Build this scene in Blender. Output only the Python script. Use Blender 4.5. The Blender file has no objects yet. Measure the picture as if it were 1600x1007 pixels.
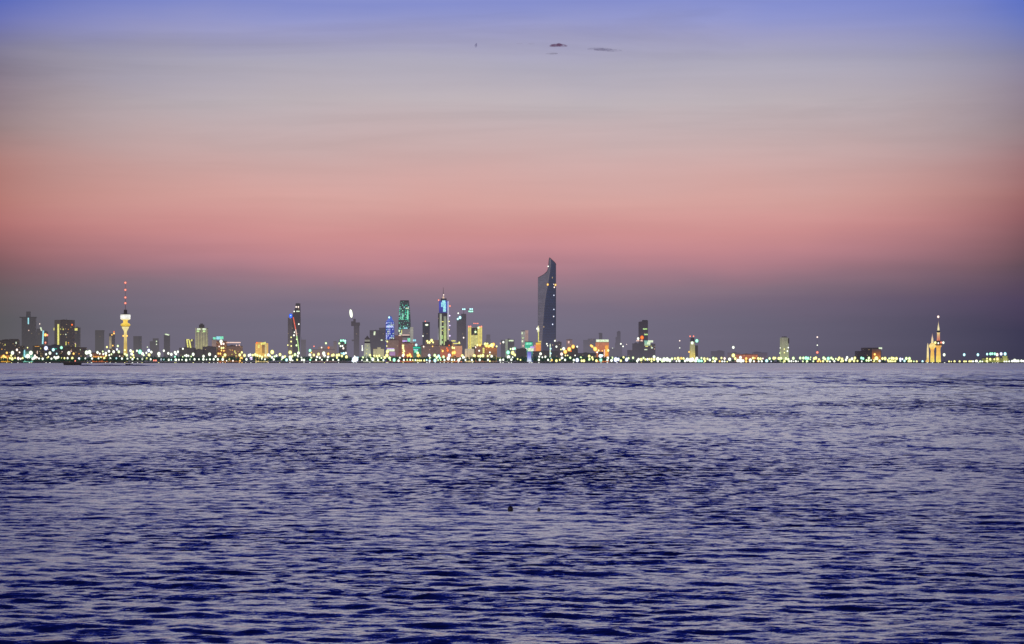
import bpy, bmesh, math, random
import numpy as np
from mathutils import Vector, Matrix

random.seed(7)
C = bpy.context
SC = C.scene
COL = SC.collection

# ------------------------------------------------------------------ camera frame
F = 3535.0            # focal length expressed in photo pixels (1600 wide)
CAMH = 6.0            # eye height above the sea
HY = 565.2            # horizon row of the photo
def wx(px, d): return (px - 800.0) * d / F
def wz(py, d): return CAMH + (HY - py) * d / F
SHORE = 8950.0        # distance of the city shoreline

cam = bpy.data.cameras.new('camera'); camo = bpy.data.objects.new('camera', cam); COL.objects.link(camo)
camo.location = (0, 0, CAMH); camo.rotation_euler = (math.radians(90), 0, 0)
cam.sensor_width = 36.0; cam.lens = F / 1600 * 36.0
cam.shift_y = (HY - 503.5) / 1600.0
cam.clip_start = 0.5; cam.clip_end = 60000
SC.camera = camo
SC.view_settings.view_transform = 'Standard'; SC.view_settings.look = 'None'
SC.view_settings.exposure = 0; SC.view_settings.gamma = 1
SC.render.engine = 'CYCLES'
SC.cycles.max_bounces = 5; SC.cycles.glossy_bounces = 3; SC.cycles.diffuse_bounces = 2
SC.cycles.transparent_max_bounces = 24
SC.cycles.caustics_reflective = False; SC.cycles.caustics_refractive = False

def lin(c, a=1.0):
    o = []
    for v in c[:3]:
        v /= 255.0
        o.append(v / 12.92 if v <= 0.04045 else ((v + 0.055) / 1.055) ** 2.4)
    return (*o, a)

# ------------------------------------------------------------------ node helpers
class NT:
    def __init__(s, tree): s.t = tree; s.n = tree.nodes; s.l = tree.links
    def new(s, typ, **kw):
        n = s.n.new(typ)
        for k, v in kw.items(): setattr(n, k, v)
        return n
    def link(s, a, b): s.l.new(a, b)
    def put(s, v, sock):
        if isinstance(v, (int, float, tuple, list)): sock.default_value = v
        else: s.l.new(v, sock)
    def math(s, op, a, b=0.0, c=None, clamp=False):
        n = s.new('ShaderNodeMath', operation=op, use_clamp=clamp)
        s.put(a, n.inputs[0]); s.put(b, n.inputs[1])
        if c is not None: s.put(c, n.inputs[2])
        return n.outputs[0]
    def mixc(s, f, a, b, mode='MIX'):
        n = s.new('ShaderNodeMix', data_type='RGBA', blend_type=mode)
        s.put(f, n.inputs[0]); s.put(a, n.inputs[6]); s.put(b, n.inputs[7])
        return n.outputs[2]
    def ramp(s, f, stops, interp='LINEAR'):
        n = s.new('ShaderNodeValToRGB'); r = n.color_ramp; r.interpolation = interp
        while len(r.elements) < len(stops): r.elements.new(0.5)
        for e, (p, c) in zip(r.elements, sorted(stops, key=lambda q: q[0])): e.position = p; e.color = c
        s.put(f, n.inputs[0]); return n.outputs[0]
    def maprange(s, v, a, b, c=0.0, d=1.0, smooth=False):
        n = s.new('ShaderNodeMapRange'); n.interpolation_type = 'SMOOTHSTEP' if smooth else 'LINEAR'
        s.put(v, n.inputs[0])
        for i, q in enumerate((a, b, c, d)): s.put(q, n.inputs[1 + i])
        return n.outputs[0]
    def noise(s, vec, scale, detail=3.0, rough=0.5, dist=0.0):
        n = s.new('ShaderNodeTexNoise'); s.put(vec, n.inputs['Vector'])
        n.inputs['Scale'].default_value = scale; n.inputs['Detail'].default_value = detail
        n.inputs['Roughness'].default_value = rough; n.inputs['Distortion'].default_value = dist
        return n.outputs['Fac']
    def vmul(s, vec, v):
        n = s.new('ShaderNodeVectorMath', operation='MULTIPLY'); s.put(vec, n.inputs[0]); n.inputs[1].default_value = v
        return n.outputs[0]

# ------------------------------------------------------------------ dusk sky
SUN_EL, SUN_AZ = math.radians(1.0), math.radians(215)      # sun just gone down behind the viewer's left shoulder
w = bpy.data.worlds.new('World'); SC.world = w; w.use_nodes = True
T = NT(w.node_tree); T.n.clear()
tc = T.new('ShaderNodeTexCoord'); sp = T.new('ShaderNodeSeparateXYZ'); T.link(tc.outputs['Generated'], sp.inputs[0])
zc = T.math('MAXIMUM', sp.outputs[2], 0.0)
el = T.math('MULTIPLY', T.math('ARCSINE', zc), 180 / math.pi)
az = T.math('MULTIPLY', T.math('ARCTAN2', sp.outputs[0], sp.outputs[1]), 180 / math.pi)
# faint streaks of thin haze, long in azimuth and flat in elevation
cv = T.new('ShaderNodeCombineXYZ'); T.put(T.math('MULTIPLY', az, 0.10), cv.inputs[0]); T.put(T.math('MULTIPLY', el, 1.6), cv.inputs[1])
st = T.noise(cv.outputs[0], 1.0, 5.0, 0.55, 0.35)
cv2 = T.new('ShaderNodeCombineXYZ'); T.put(T.math('MULTIPLY', az, 0.16), cv2.inputs[0]); T.put(T.math('MULTIPLY', el, 0.45), cv2.inputs[1]); cv2.inputs[2].default_value = 4.0
st2 = T.noise(cv2.outputs[0], 1.0, 3.0, 0.5, 0.2)
elj = T.math('MAXIMUM', T.math('ADD', el, T.math('MULTIPLY', T.math('SUBTRACT', st2, 0.5), 0.9)), 0.0)
u = T.math('SQRT', T.math('DIVIDE', elj, 90.0))
def EL(y): return math.sqrt(math.degrees(math.atan((HY - y) / F)) / 90)
def stops(rows, high):
    return [(EL(y), lin(c)) for y, c in rows] + [(math.sqrt(e / 90), lin(c)) for e, c in high]
HI = [(10.4, (172,176,214)), (11.8, (260,254,258)), (16.5, (260,255,260)), (19.5, (120,130,216)), (23, (46,66,206)), (31, (18,28,140)), (52, (8,12,60)), (90, (5,8,36))]  # bright band above the frame, added to lighten what the water reflects
HE = [(10.4, (130,142,196)), (11.8, (218,213,220)), (16.5, (218,214,222)), (19.5, (100,110,196)), (23, (38,54,180)), (31, (17,26,124)), (52, (8,12,58)), (90, (5,8,36))]
mid = stops([(0, (132,142,206)), (26, (144,150,204)), (52, (158,158,198)), (102, (174,170,187)), (160, (190,179,185)), (232, (201,174,174)), (275, (208,168,165)), (312, (213,163,158)),
             (340, (210,152,150)), (362, (206,144,145)), (390, (196,137,144)), (412, (181,130,141)), (432, (160,123,137)), (452, (141,119,134)), (480, (125,113,132)), (507, (117,111,130)), (563, (112,107,125))], HI)
rgt = stops([(0, (86,110,200)), (50, (108,122,188)), (102, (132,130,160)), (150, (142,130,148)), (202, (148,129,136)), (260, (156,116,120)), (312, (156,105,106)),
             (350, (142,92,98)), (385, (118,83,92)), (422, (94,74,86)), (470, (75,64,91)), (522, (59,57,83)), (563, (57,56,79))], HE)
lef = stops([(0, (84,104,190)), (50, (108,114,176)), (102, (126,121,145)), (150, (142,126,138)), (202, (153,130,132)), (260, (172,126,122)), (312, (181,122,116)),
             (350, (172,110,110)), (385, (146,98,102)), (422, (120,89,95)), (460, (102,90,95)), (502, (91,90,94)), (563, (87,86,89))], HE)
cm, cr, cl = T.ramp(u, mid), T.ramp(u, rgt), T.ramp(u, lef)
pw = T.maprange(el, 1.6, 3.2, 1.9, 4.4)
fr = T.math('POWER', T.math('DIVIDE', T.math('MAXIMUM', az, 0.0), 12.9, clamp=True), pw)
fl = T.math('POWER', T.math('DIVIDE', T.math('MAXIMUM', T.math('MULTIPLY', az, -1.0), 0.0), 12.9, clamp=True), 3.8)
sky = T.mixc(fl, T.mixc(fr, cm, cr), cl)  # darker side ramps, with lens vignetting put into the sky colour
cv3 = T.new('ShaderNodeCombineXYZ'); T.put(T.math('MULTIPLY', az, 0.07), cv3.inputs[0]); T.put(T.math('MULTIPLY', el, 0.75), cv3.inputs[1]); cv3.inputs[2].default_value = 9.3
st3 = T.noise(cv3.outputs[0], 1.0, 6.0, 0.6, 0.6)
sm = T.math('MULTIPLY', T.maprange(st, 0.3, 0.7, 0.97, 1.045), T.maprange(st3, 0.28, 0.46, T.maprange(el, 4.0, 6.5, 1.0, 0.90), 1.0))
smn = T.new('ShaderNodeVectorMath', operation='SCALE'); T.put(sky, smn.inputs[0]); T.put(sm, smn.inputs[3])
# warm afterglow low on the side where the sun went down, behind the viewer
back = T.maprange(sp.outputs[1], 0.1, -0.9, 0.0, 1.0, True)
glow = T.math('MULTIPLY', back, T.maprange(el, 0.0, 35.0, 1.0, 0.0, True))
sky = T.mixc(glow, smn.outputs[0], lin((238,206,204)))
bg = T.new('ShaderNodeBackground'); T.put(sky, bg.inputs[0]); bg.inputs[1].default_value = 1.0
nis = T.new('ShaderNodeTexSky', sky_type='NISHITA'); nis.sun_disc = False
nis.sun_elevation = SUN_EL; nis.sun_rotation = SUN_AZ; nis.air_density = 1.0; nis.dust_density = 1.0
bg2 = T.new('ShaderNodeBackground'); T.link(nis.outputs[0], bg2.inputs[0]); bg2.inputs[1].default_value = 0.0015
ads = T.new('ShaderNodeAddShader'); T.link(bg.outputs[0], ads.inputs[0]); T.link(bg2.outputs[0], ads.inputs[1])
wo = T.new('ShaderNodeOutputWorld'); T.link(ads.outputs[0], wo.inputs[0])

sl = bpy.data.lights.new('sun', 'SUN'); sl.energy = 0.45; sl.angle = math.radians(18); sl.color = (1.0, 0.84, 0.76)
so = bpy.data.objects.new('sun', sl); COL.objects.link(so)
e, a = math.radians(9), SUN_AZ
sdir = Vector((math.sin(a) * math.cos(e), math.cos(a) * math.cos(e), math.sin(e)))
so.rotation_euler = sdir.to_track_quat('Z', 'Y').to_euler()

# ------------------------------------------------------------------ properties
def tag(o, label=None, cat=None, group=None, kind=None):
    if label: o['label'] = label
    if cat: o['category'] = cat
    if group: o['group'] = group
    if kind: o['kind'] = kind
    return o

# ------------------------------------------------------------------ the sea
def water_material():
    m = bpy.data.materials.new('sea_water'); m.use_nodes = True
    t = NT(m.node_tree); t.n.clear()
    geo = t.new('ShaderNodeNewGeometry'); pos = geo.outputs['Position']
    s = t.new('ShaderNodeSeparateXYZ'); t.link(pos, s.inputs[0])
    dist = s.outputs[1]
    # fine ripples, stretched along the crests
    r1 = t.noise(t.vmul(pos, (1.0, 2.2, 1.0)), 3.4, 3.0, 0.55, 0.3)
    b1 = t.new('ShaderNodeBump'); t.put(r1, b1.inputs['Height']); b1.inputs['Distance'].default_value = 0.05
    t.put(t.maprange(dist, 60, 500, 0.30, 0.15), b1.inputs['Strength'])
    # faces of the chop too small for the mesh: they lean toward the open water on the viewer's side.
    # each layer works on the stretch of sea where waves of its length are the shortest that stand out
    def layer(sx, sy, lo, hi, near, far, seed):
        v = t.new('ShaderNodeVectorMath', operation='MULTIPLY_ADD'); t.link(pos, v.inputs[0]); v.inputs[1].default_value = (1 / sx, 1 / sy, 0); v.inputs[2].default_value = (seed, seed * 1.7, 0)
        n = t.noise(v.outputs[0], 1.0, 3.0, 0.62, 0.5)
        f = t.maprange(n, lo, hi, 0.0, 1.0)
        g = t.math('MULTIPLY', t.maprange(dist, near[0], near[1], 0.0, 1.0, True), t.maprange(dist, far[0], far[1], 1.0, 0.0, True))
        return t.math('MULTIPLY', f, g)
    Z0 = layer(0.60, 0.40, 0.47, 0.62, (20, 40), (120, 200), 2.2)
    A = layer(1.15, 1.7, 0.46, 0.63, (50, 130), (260, 420), 0.0)
    B = layer(2.2, 6.5, 0.49, 0.64, (170, 330), (620, 900), 3.1)
    D = layer(5.5, 34.0, 0.44, 0.60, (420, 640), (1000, 1700), 5.7)
    E = layer(26.0, 170.0, 0.56, 0.76, (700, 1100), (2600, 4500), 8.3)
    G = layer(22.0, 420.0, 0.57, 0.66, (1750, 1950), (2250, 2500), 12.9)
    # broad gusts: ruffled bands and calmer lanes
    gv = t.new('ShaderNodeVectorMath', operation='MULTIPLY'); t.link(pos, gv.inputs[0]); gv.inputs[1].default_value = (1 / 48, 1 / 95, 0)
    gust = t.maprange(t.noise(gv.outputs[0], 1.0, 2.0, 0.5, 0.4), 0.36, 0.64, 0.35, 1.45)
    gv2 = t.new('ShaderNodeVectorMath', operation='MULTIPLY'); t.link(pos, gv2.inputs[0]); gv2.inputs[1].default_value = (1 / 13, 1 / 15, 0)
    gust = t.math('MULTIPLY', gust, t.maprange(t.noise(gv2.outputs[0], 1.0, 2.0, 0.5, 0.5), 0.36, 0.62, 0.6, 1.25))
    steep = t.math('ADD', t.math('ADD', t.math('MULTIPLY_ADD', A, TA, t.math('MULTIPLY', Z0, TZ)), t.math('MULTIPLY', B, TB)), t.math('ADD', t.math('MULTIPLY', D, TD), t.math('MULTIPLY_ADD', E, TE, t.math('MULTIPLY', G, 0.16))))
    lean = t.math('ADD', t.math('MULTIPLY', steep, gust), t.math('MULTIPLY', t.maprange(gust, 0.2, 1.6, 0.80, 1.1), t.math('ADD', t.maprange(dist, 40, 260, BIAS0, BIAS1, True), t.maprange(dist, 650, 1250, 0.0, -0.026, True))))
    nv = t.new('ShaderNodeCombineXYZ'); t.put(t.math('MULTIPLY', lean, -1.0), nv.inputs[1])
    na = t.new('ShaderNodeVectorMath', operation='ADD'); t.link(b1.outputs[0], na.inputs[0]); t.link(nv.outputs[0], na.inputs[1])
    b3 = t.new('ShaderNodeVectorMath', operation='NORMALIZE'); t.link(na.outputs[0], b3.inputs[0])
    p = t.new('ShaderNodeBsdfPrincipled')
    p.inputs['Base Color'].default_value = (0.006, 0.013, 0.08, 1)
    t.put(t.maprange(dist, 250, 3000, 0.03, 0.22), p.inputs['Roughness'])
    p.inputs['IOR'].default_value = 1.75
    t.link(b3.outputs[0], p.inputs['Normal'])
    o = t.new('ShaderNodeOutputMaterial'); t.link(p.outputs[0], o.inputs[0])
    return m
TZ, TA, TB, TD, TE = 0.18, 0.22, 0.23, 0.21, 0.09
BIAS0, BIAS1 = 0.070, 0.092

def build_water():
    rng = np.random.default_rng(11)
    step = 0.0028
    rows = [26.0]
    while rows[-1] < 9300: rows.append(rows[-1] * (1 + step))
    d = np.array(rows, dtype=np.float32); nr = len(d)
    core = np.linspace(-15.5, 15.5, 1100)
    outer = 15.5 + (np.linspace(0, 1, 40)[1:] ** 1.6) * 55
    ang = np.radians(np.concatenate([-outer[::-1], core, outer])).astype(np.float32); nc = len(ang)
    tx = np.tan(ang)
    X = d[:, None] * tx[None, :]; Y = np.repeat(d[:, None], nc, 1)
    Z = np.zeros_like(X)
    lam = np.exp(rng.uniform(np.log(0.30), np.log(3.6), 140)); lam.sort()
    for i, L in enumerate(lam):
        # rows on which this wavelength is still resolved
        wgt = np.clip((L / (d * step) - 2.6) / 2.4, 0, 1); wgt = wgt * wgt * (3 - 2 * wgt)
        wgt *= np.clip((1500 - d) / 900, 0.10, 1)
        n = int((wgt > 0.004).sum())
        if n < 4: continue
        th = rng.normal(0.08, 0.42)
        k = 2 * np.pi / L
        kx, ky = k * np.sin(th), k * np.cos(th)
        slope = WAVE * (0.9 if L < 1.0 else 1.0) * (1.05 if L < 1.0 else 0.75 if L < 1.8 else 0.5)
        amp = slope / k
        ph = (kx * X[:n] + ky * Y[:n] + rng.uniform(0, 6.28)).astype(np.float32)
        sn = np.sin(ph)
        Z[:n] += (amp * wgt[:n])[:, None] * (sn + 0.22 * np.cos(2 * ph + 3.14))
    # slow patches of stronger and weaker chop
    px = np.sin(X / 19 + 1.3 + 1.1 * np.sin(Y / 34)) * np.sin(Y / 27 + 0.4 + 0.9 * np.sin(X / 41)) + 0.6 * np.sin(X / 63 + Y / 95) * np.sin(Y / 71 + 2)
    Z *= (1.0 + 0.35 * np.clip(px, -1, 1)).astype(np.float32)
    co = np.empty((nr * nc, 3), np.float32); co[:, 0] = X.ravel(); co[:, 1] = Y.ravel(); co[:, 2] = Z.ravel()
    idx = np.arange(nr * nc, dtype=np.int32).reshape(nr, nc)
    q = np.stack([idx[:-1, :-1], idx[:-1, 1:], idx[1:, 1:], idx[1:, :-1]], -1).reshape(-1, 4)
    global sea_height
    def sea_height(x, y):
        i = int(np.searchsorted(d, y)); j = int(np.searchsorted(ang, math.atan2(x, y))); return float(Z[i-2:i+3, j-1:j+2].max())
    me = bpy.data.meshes.new('sea')
    me.vertices.add(len(co)); me.vertices.foreach_set('co', co.ravel())
    me.loops.add(q.size); me.loops.foreach_set('vertex_index', q.ravel())
    me.polygons.add(len(q)); me.polygons.foreach_set('loop_start', np.arange(0, q.size, 4, dtype=np.int32))
    me.polygons.foreach_set('use_smooth', np.ones(len(q), dtype=bool))
    me.update(calc_edges=True)
    me.materials.append(water_material())
    o = bpy.data.objects.new('sea', me); COL.objects.link(o); tag(o, kind='structure')
    return o
WAVE = 0.0178
sea = build_water()

# ------------------------------------------------------------------ mesh helpers
GZ = 2.4                      # level of the waterfront ground
class MB:
    """collects shapes; build() links them as one mesh object"""
    def __init__(s): s.v = []; s.f = []; s.mi = []
    def quadgrid(s, P, closed=False, mi=0):
        nr, nc = len(P), len(P[0]); b = len(s.v)
        for r in P: s.v += [tuple(p) for p in r]
        for i in range(nr - 1):
            for j in range(nc if closed else nc - 1):
                k = (j + 1) % nc
                s.f.append((b + i * nc + j, b + i * nc + k, b + (i + 1) * nc + k, b + (i + 1) * nc + j)); s.mi.append(mi)
        return b
    def box(s, x0, x1, y0, y1, z0, z1, mi=0):
        b = len(s.v)
        s.v += [(x0,y0,z0),(x1,y0,z0),(x1,y1,z0),(x0,y1,z0),(x0,y0,z1),(x1,y0,z1),(x1,y1,z1),(x0,y1,z1)]
        for q in ((0,3,2,1),(4,5,6,7),(0,1,5,4),(1,2,6,5),(2,3,7,6),(3,0,4,7)): s.f.append(tuple(b + i for i in q)); s.mi.append(mi)
    def prism(s, pts, z0, z1, ztop=None, mi=0):
        b = len(s.v); n = len(pts)
        s.v += [(x, y, z0) for x, y in pts]
        s.v += [(x, y, (ztop[i] if ztop else z1)) for i, (x, y) in enumerate(pts)]
        s.f.append(tuple(range(b + n - 1, b - 1, -1))); s.f.append(tuple(range(b + n, b + 2 * n))); s.mi += [mi, mi]
        for i in range(n):
            j = (i + 1) % n; s.f.append((b + i, b + j, b + n + j, b + n + i)); s.mi.append(mi)
    def lathe(s, prof, seg=16, cx=0, cy=0, mi=0):
        P = [[(cx + r * math.cos(2 * math.pi * k / seg), cy + r * math.sin(2 * math.pi * k / seg), z) for k in range(seg)] for r, z in prof]
        b = s.quadgrid(P, closed=True, mi=mi); n = len(prof)
        s.f.append(tuple(b + k for k in range(seg - 1, -1, -1))); s.f.append(tuple(b + (n - 1) * seg + k for k in range(seg))); s.mi += [mi, mi]
    def ball(s, c, rx, ry, rz, seg=12, rings=8, mi=0):
        prof = [[(c[0] + rx * math.sin(math.pi * i / rings) * math.cos(2 * math.pi * k / seg), c[1] + ry * math.sin(math.pi * i / rings) * math.sin(2 * math.pi * k / seg),
                  c[2] - rz * math.cos(math.pi * i / rings)) for k in range(seg)] for i in range(rings + 1)]
        s.quadgrid(prof, closed=True, mi=mi)
    def bar(s, a, b, ra, rb=None, seg=8, mi=0):
        a, b = Vector(a), Vector(b); rb = ra if rb is None else rb
        d = (b - a).normalized(); u = d.orthogonal().normalized(); w_ = d.cross(u)
        P = [[tuple(p + (u * math.cos(2 * math.pi * k / seg) + w_ * math.sin(2 * math.pi * k / seg)) * r) for k in range(seg)] for p, r in ((a, ra), (b, rb))]
        o = s.quadgrid(P, closed=True, mi=mi)
        s.f.append(tuple(o + k for k in range(seg - 1, -1, -1))); s.f.append(tuple(o + seg + k for k in range(seg))); s.mi += [mi, mi]
    def mesh(s, name, mats, smooth=False):
        me = bpy.data.meshes.new(name); me.from_pydata(s.v, [], s.f)
        for m in (mats if isinstance(mats, (list, tuple)) else [mats]): me.materials.append(m)
        me.polygons.foreach_set('material_index', s.mi)
        if smooth: me.polygons.foreach_set('use_smooth', [True] * len(s.f))
        me.update(); return me
    def build(s, name, mats, parent=None, smooth=False):
        o = bpy.data.objects.new(name, s.mesh(name, mats, smooth)); COL.objects.link(o)
        if parent: o.parent = parent
        return o

def empty(name, loc, label, cat, group=None, rz=0.0):
    o = bpy.data.objects.new(name, None); COL.objects.link(o); o.location = loc; o.rotation_euler = (0, 0, rz)
    o.empty_display_size = 3
    return tag(o, label, cat, group)

# ------------------------------------------------------------------ materials of the city
def newmat(name):
    m = bpy.data.materials.new(name); m.use_nodes = True
    m.cycles.emission_sampling = 'NONE'
    t = NT(m.node_tree); t.n.clear(); return m, t
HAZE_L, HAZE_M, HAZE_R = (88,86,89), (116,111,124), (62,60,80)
def haze_mix(t, surf, geo, amount):  # haze painted into each surface as sky-coloured emission
    """stands in for the air between the viewer and the city: stronger toward the ground, coloured like the sky low behind it"""
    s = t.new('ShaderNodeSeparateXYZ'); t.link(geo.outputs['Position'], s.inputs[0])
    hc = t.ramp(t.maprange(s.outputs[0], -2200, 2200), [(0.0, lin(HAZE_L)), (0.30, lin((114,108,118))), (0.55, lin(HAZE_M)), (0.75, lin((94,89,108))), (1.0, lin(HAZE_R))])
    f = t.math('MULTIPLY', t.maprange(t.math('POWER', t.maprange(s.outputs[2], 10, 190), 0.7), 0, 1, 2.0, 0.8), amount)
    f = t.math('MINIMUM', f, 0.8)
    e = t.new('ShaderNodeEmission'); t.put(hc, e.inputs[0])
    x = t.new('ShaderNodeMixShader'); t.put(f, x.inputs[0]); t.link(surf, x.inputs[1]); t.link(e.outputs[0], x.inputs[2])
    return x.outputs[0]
def facade(name, col, haze=0.25, em=None, span=(0, 100), lit=0.03, litcol=(255,215,140), floor=3.8, bay=4.6, glass=0.5, rough=0.5, rib=0.35, litpow=0.55):
    if not em: col = (col[0]*.9, col[1]*1.0, col[2]*1.08); lit *= 1.5
    m, t = newmat(name)
    geo = t.new('ShaderNodeNewGeometry'); tc = t.new('ShaderNodeTexCoord')
    s = t.new('ShaderNodeSeparateXYZ'); t.link(tc.outputs['Object'], s.inputs[0])
    z = s.outputs[2]; h = t.math('ADD', s.outputs[0], s.outputs[1])
    fz = t.math('DIVIDE', z, floor); fh = t.math('DIVIDE', h, bay)
    win = t.math('MULTIPLY', t.math('GREATER_THAN', t.math('FRACT', fz), 0.42), t.math('GREATER_THAN', t.math('FRACT', fh), 0.28))
    cell = t.new('ShaderNodeCombineXYZ'); t.put(t.math('FLOOR', fh), cell.inputs[0]); t.put(t.math('FLOOR', fz), cell.inputs[1])
    wn = t.new('ShaderNodeTexWhiteNoise', noise_dimensions='2D'); t.link(cell.outputs[0], wn.inputs['Vector'])
    stain = t.noise(tc.outputs['Object'], 0.045, 4.0, 0.6)
    wall = t.mixc(t.maprange(stain, 0.3, 0.7), tuple(c * 0.72 for c in col) + (1,), tuple(min(1, c * 1.18) for c in col) + (1,))
    base = t.mixc(t.math('MULTIPLY', win, 0.85), wall, tuple(c * glass for c in col) + (1,))
    p = t.new('ShaderNodeBsdfPrincipled'); t.put(base, p.inputs['Base Color']); t.put(t.mixc(win, (rough,) * 3 + (1,), (0.25,) * 3 + (1,)), p.inputs['Roughness'])
    ec = None
    if em:  # floodlighting painted on the wall as emission graded by height
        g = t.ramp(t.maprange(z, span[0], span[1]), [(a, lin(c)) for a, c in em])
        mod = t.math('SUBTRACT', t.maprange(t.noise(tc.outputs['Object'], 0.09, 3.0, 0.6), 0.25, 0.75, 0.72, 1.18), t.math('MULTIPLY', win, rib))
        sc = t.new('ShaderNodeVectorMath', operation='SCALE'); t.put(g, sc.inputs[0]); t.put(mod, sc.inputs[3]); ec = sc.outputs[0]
    if lit > 0:
        on = t.math('MULTIPLY', win, t.math('LESS_THAN', wn.outputs['Value'], lit))
        lc = t.mixc(on, (0, 0, 0, 1), tuple(c * litpow for c in lin(litcol)[:3]) + (1,))
        ec = lc if ec is None else t.mixc(1.0, ec, lc, 'ADD')
    if ec is not None:
        t.put(ec, p.inputs['Emission Color']); p.inputs['Emission Strength'].default_value = 1.0
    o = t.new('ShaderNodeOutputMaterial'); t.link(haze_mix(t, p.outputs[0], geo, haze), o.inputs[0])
    return m
_plain = {}
def plain(col, haze=0.2, rough=0.6):
    k = (col, haze)
    if k not in _plain:
        m, t = newmat('painted_surface'); geo = t.new('ShaderNodeNewGeometry')
        n = t.noise(geo.outputs['Position'], 0.12, 3.0, 0.6)
        p = t.new('ShaderNodeBsdfPrincipled'); t.put(t.mixc(n, tuple(c * 0.75 for c in col) + (1,), tuple(min(1, c * 1.2) for c in col) + (1,)), p.inputs['Base Color'])
        p.inputs['Roughness'].default_value = rough
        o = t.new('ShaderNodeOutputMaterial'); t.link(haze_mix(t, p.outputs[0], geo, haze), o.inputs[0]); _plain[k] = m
    return _plain[k]
LC = {'W': ((255,255,246), (172,214,132)), 'Y': ((255,250,166), (196,190,44)), 'G': ((232,255,190), (120,196,84)), 'M': ((172,255,216), (44,186,150)),
      'C': ((202,255,255), (66,178,208)), 'B': ((240,246,255), (128,146,255)), 'P': ((255,240,228), (228,150,128)), 'O': ((255,206,112), (226,118,32)),
      'R': ((255,150,128), (214,40,30)), 'V': ((236,214,255), (120,70,200)), 'D': ((255,120,60), (170,40,20)), 'T': ((70,220,180), (20,140,120)), 'U': ((60,110,255), (20,40,190))}
LN = {'W': 'white', 'Y': 'yellow', 'G': 'lime green', 'M': 'mint green', 'C': 'cyan', 'B': 'bluish white', 'P': 'pinkish white', 'O': 'orange', 'R': 'red', 'V': 'violet', 'D': 'deep orange', 'T': 'teal', 'U': 'blue'}
_glow = {}
def glow(c):
    """lamp glow with its halo painted in: white-hot core, coloured rim fading to clear"""
    if c not in _glow:
        m, t = newmat('haloed_glow_' + LN[c].replace(' ', '_')); m.cycles.emission_sampling = 'FRONT'
        lw = t.new('ShaderNodeLayerWeight'); lw.inputs[0].default_value = 0.5
        a, b = LC[c]
        col = t.ramp(lw.outputs['Facing'], [(0.0, tuple(v * 2.0 for v in lin(a)[:3]) + (1,)), (0.16, tuple(v * 1.4 for v in lin(a)[:3]) + (1,)), (0.27, lin(a)), (0.5, lin(b)), (1.0, lin(b))])
        al = t.ramp(lw.outputs['Facing'], [(0.0, (1, 1, 1, 1)), (0.25, (1, 1, 1, 1)), (0.42, (.5, .5, .5, 1)), (0.7, (.14, .14, .14, 1)), (1.0, (0, 0, 0, 1))])  # fading rim paints a soft halo round the bright core
        em_ = t.new('ShaderNodeEmission'); t.put(col, em_.inputs[0]); tr = t.new('ShaderNodeBsdfTransparent')
        e = t.new('ShaderNodeMixShader'); t.put(al, e.inputs[0]); t.link(tr.outputs[0], e.inputs[1]); t.link(em_.outputs[0], e.inputs[2])
        o = t.new('ShaderNodeOutputMaterial'); t.link(e.outputs[0], o.inputs[0]); _glow[c] = m
    return _glow[c]

# ------------------------------------------------------------------ ground of the city
m, t = newmat('waterfront_ground'); geo = t.new('ShaderNodeNewGeometry')
p = t.new('ShaderNodeBsdfPrincipled'); t.put(t.mixc(t.noise(geo.outputs['Position'], 0.02, 5.0, 0.6), (0.05, 0.05, 0.045, 1), (0.11, 0.10, 0.085, 1)), p.inputs['Base Color']); p.inputs['Roughness'].default_value = 0.9
o = t.new('ShaderNodeOutputMaterial'); t.link(p.outputs[0], o.inputs[0])
g = MB()
xs = [-16000 + i * 400 for i in range(81)]
g.quadgrid([[(x, y, GZ + (0 if y < 9200 else 1.2 * math.sin(x * 0.002))) for x in xs] for y in (SHORE + 14, 9060, 9300, 10000, 12000, 16000, 26000, 42000)])
tag(g.build('ground', m), kind='structure')

root = empty('sea_wall', (0, SHORE, 0), 'long low dark stone sea wall along the far shore', 'sea wall')
g = MB()
rx = -2600.0; rr = random.Random(3)
P = [[], [], [], []]
while rx < 2600:
    j = rr.uniform(-2, 2)
    P[0].append((rx, -9 + j, -2.5)); P[1].append((rx, -3 + j * 0.5, 1.6 + rr.uniform(-.5, .5))); P[2].append((rx, 2, 3.6 + rr.uniform(-.25, .25))); P[3].append((rx, 18, 3.5)); rx += 7
g.quadgrid(P); g.build('wall', plain((0.045, 0.045, 0.042), 0.06, 0.9), root)
SEAWALL = root
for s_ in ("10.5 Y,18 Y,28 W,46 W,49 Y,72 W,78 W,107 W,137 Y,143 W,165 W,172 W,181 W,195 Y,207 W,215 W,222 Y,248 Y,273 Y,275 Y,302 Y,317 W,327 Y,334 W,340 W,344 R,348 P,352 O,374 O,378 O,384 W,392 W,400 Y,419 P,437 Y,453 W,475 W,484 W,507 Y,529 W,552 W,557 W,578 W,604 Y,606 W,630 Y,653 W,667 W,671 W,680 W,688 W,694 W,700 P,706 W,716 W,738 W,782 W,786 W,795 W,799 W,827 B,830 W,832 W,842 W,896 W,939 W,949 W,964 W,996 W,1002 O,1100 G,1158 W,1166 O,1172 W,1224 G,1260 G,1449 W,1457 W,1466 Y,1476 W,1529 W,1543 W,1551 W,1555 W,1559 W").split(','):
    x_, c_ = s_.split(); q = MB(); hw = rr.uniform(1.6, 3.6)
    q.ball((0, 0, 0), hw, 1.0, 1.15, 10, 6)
    q = q.build('reflection_dot', glow(c_), SEAWALL, True); q.location = (wx(float(x_), SHORE - 9), -9.2, 1.35)  # added glowing dots standing in for the shore lamps' reflections at the waterline

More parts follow.
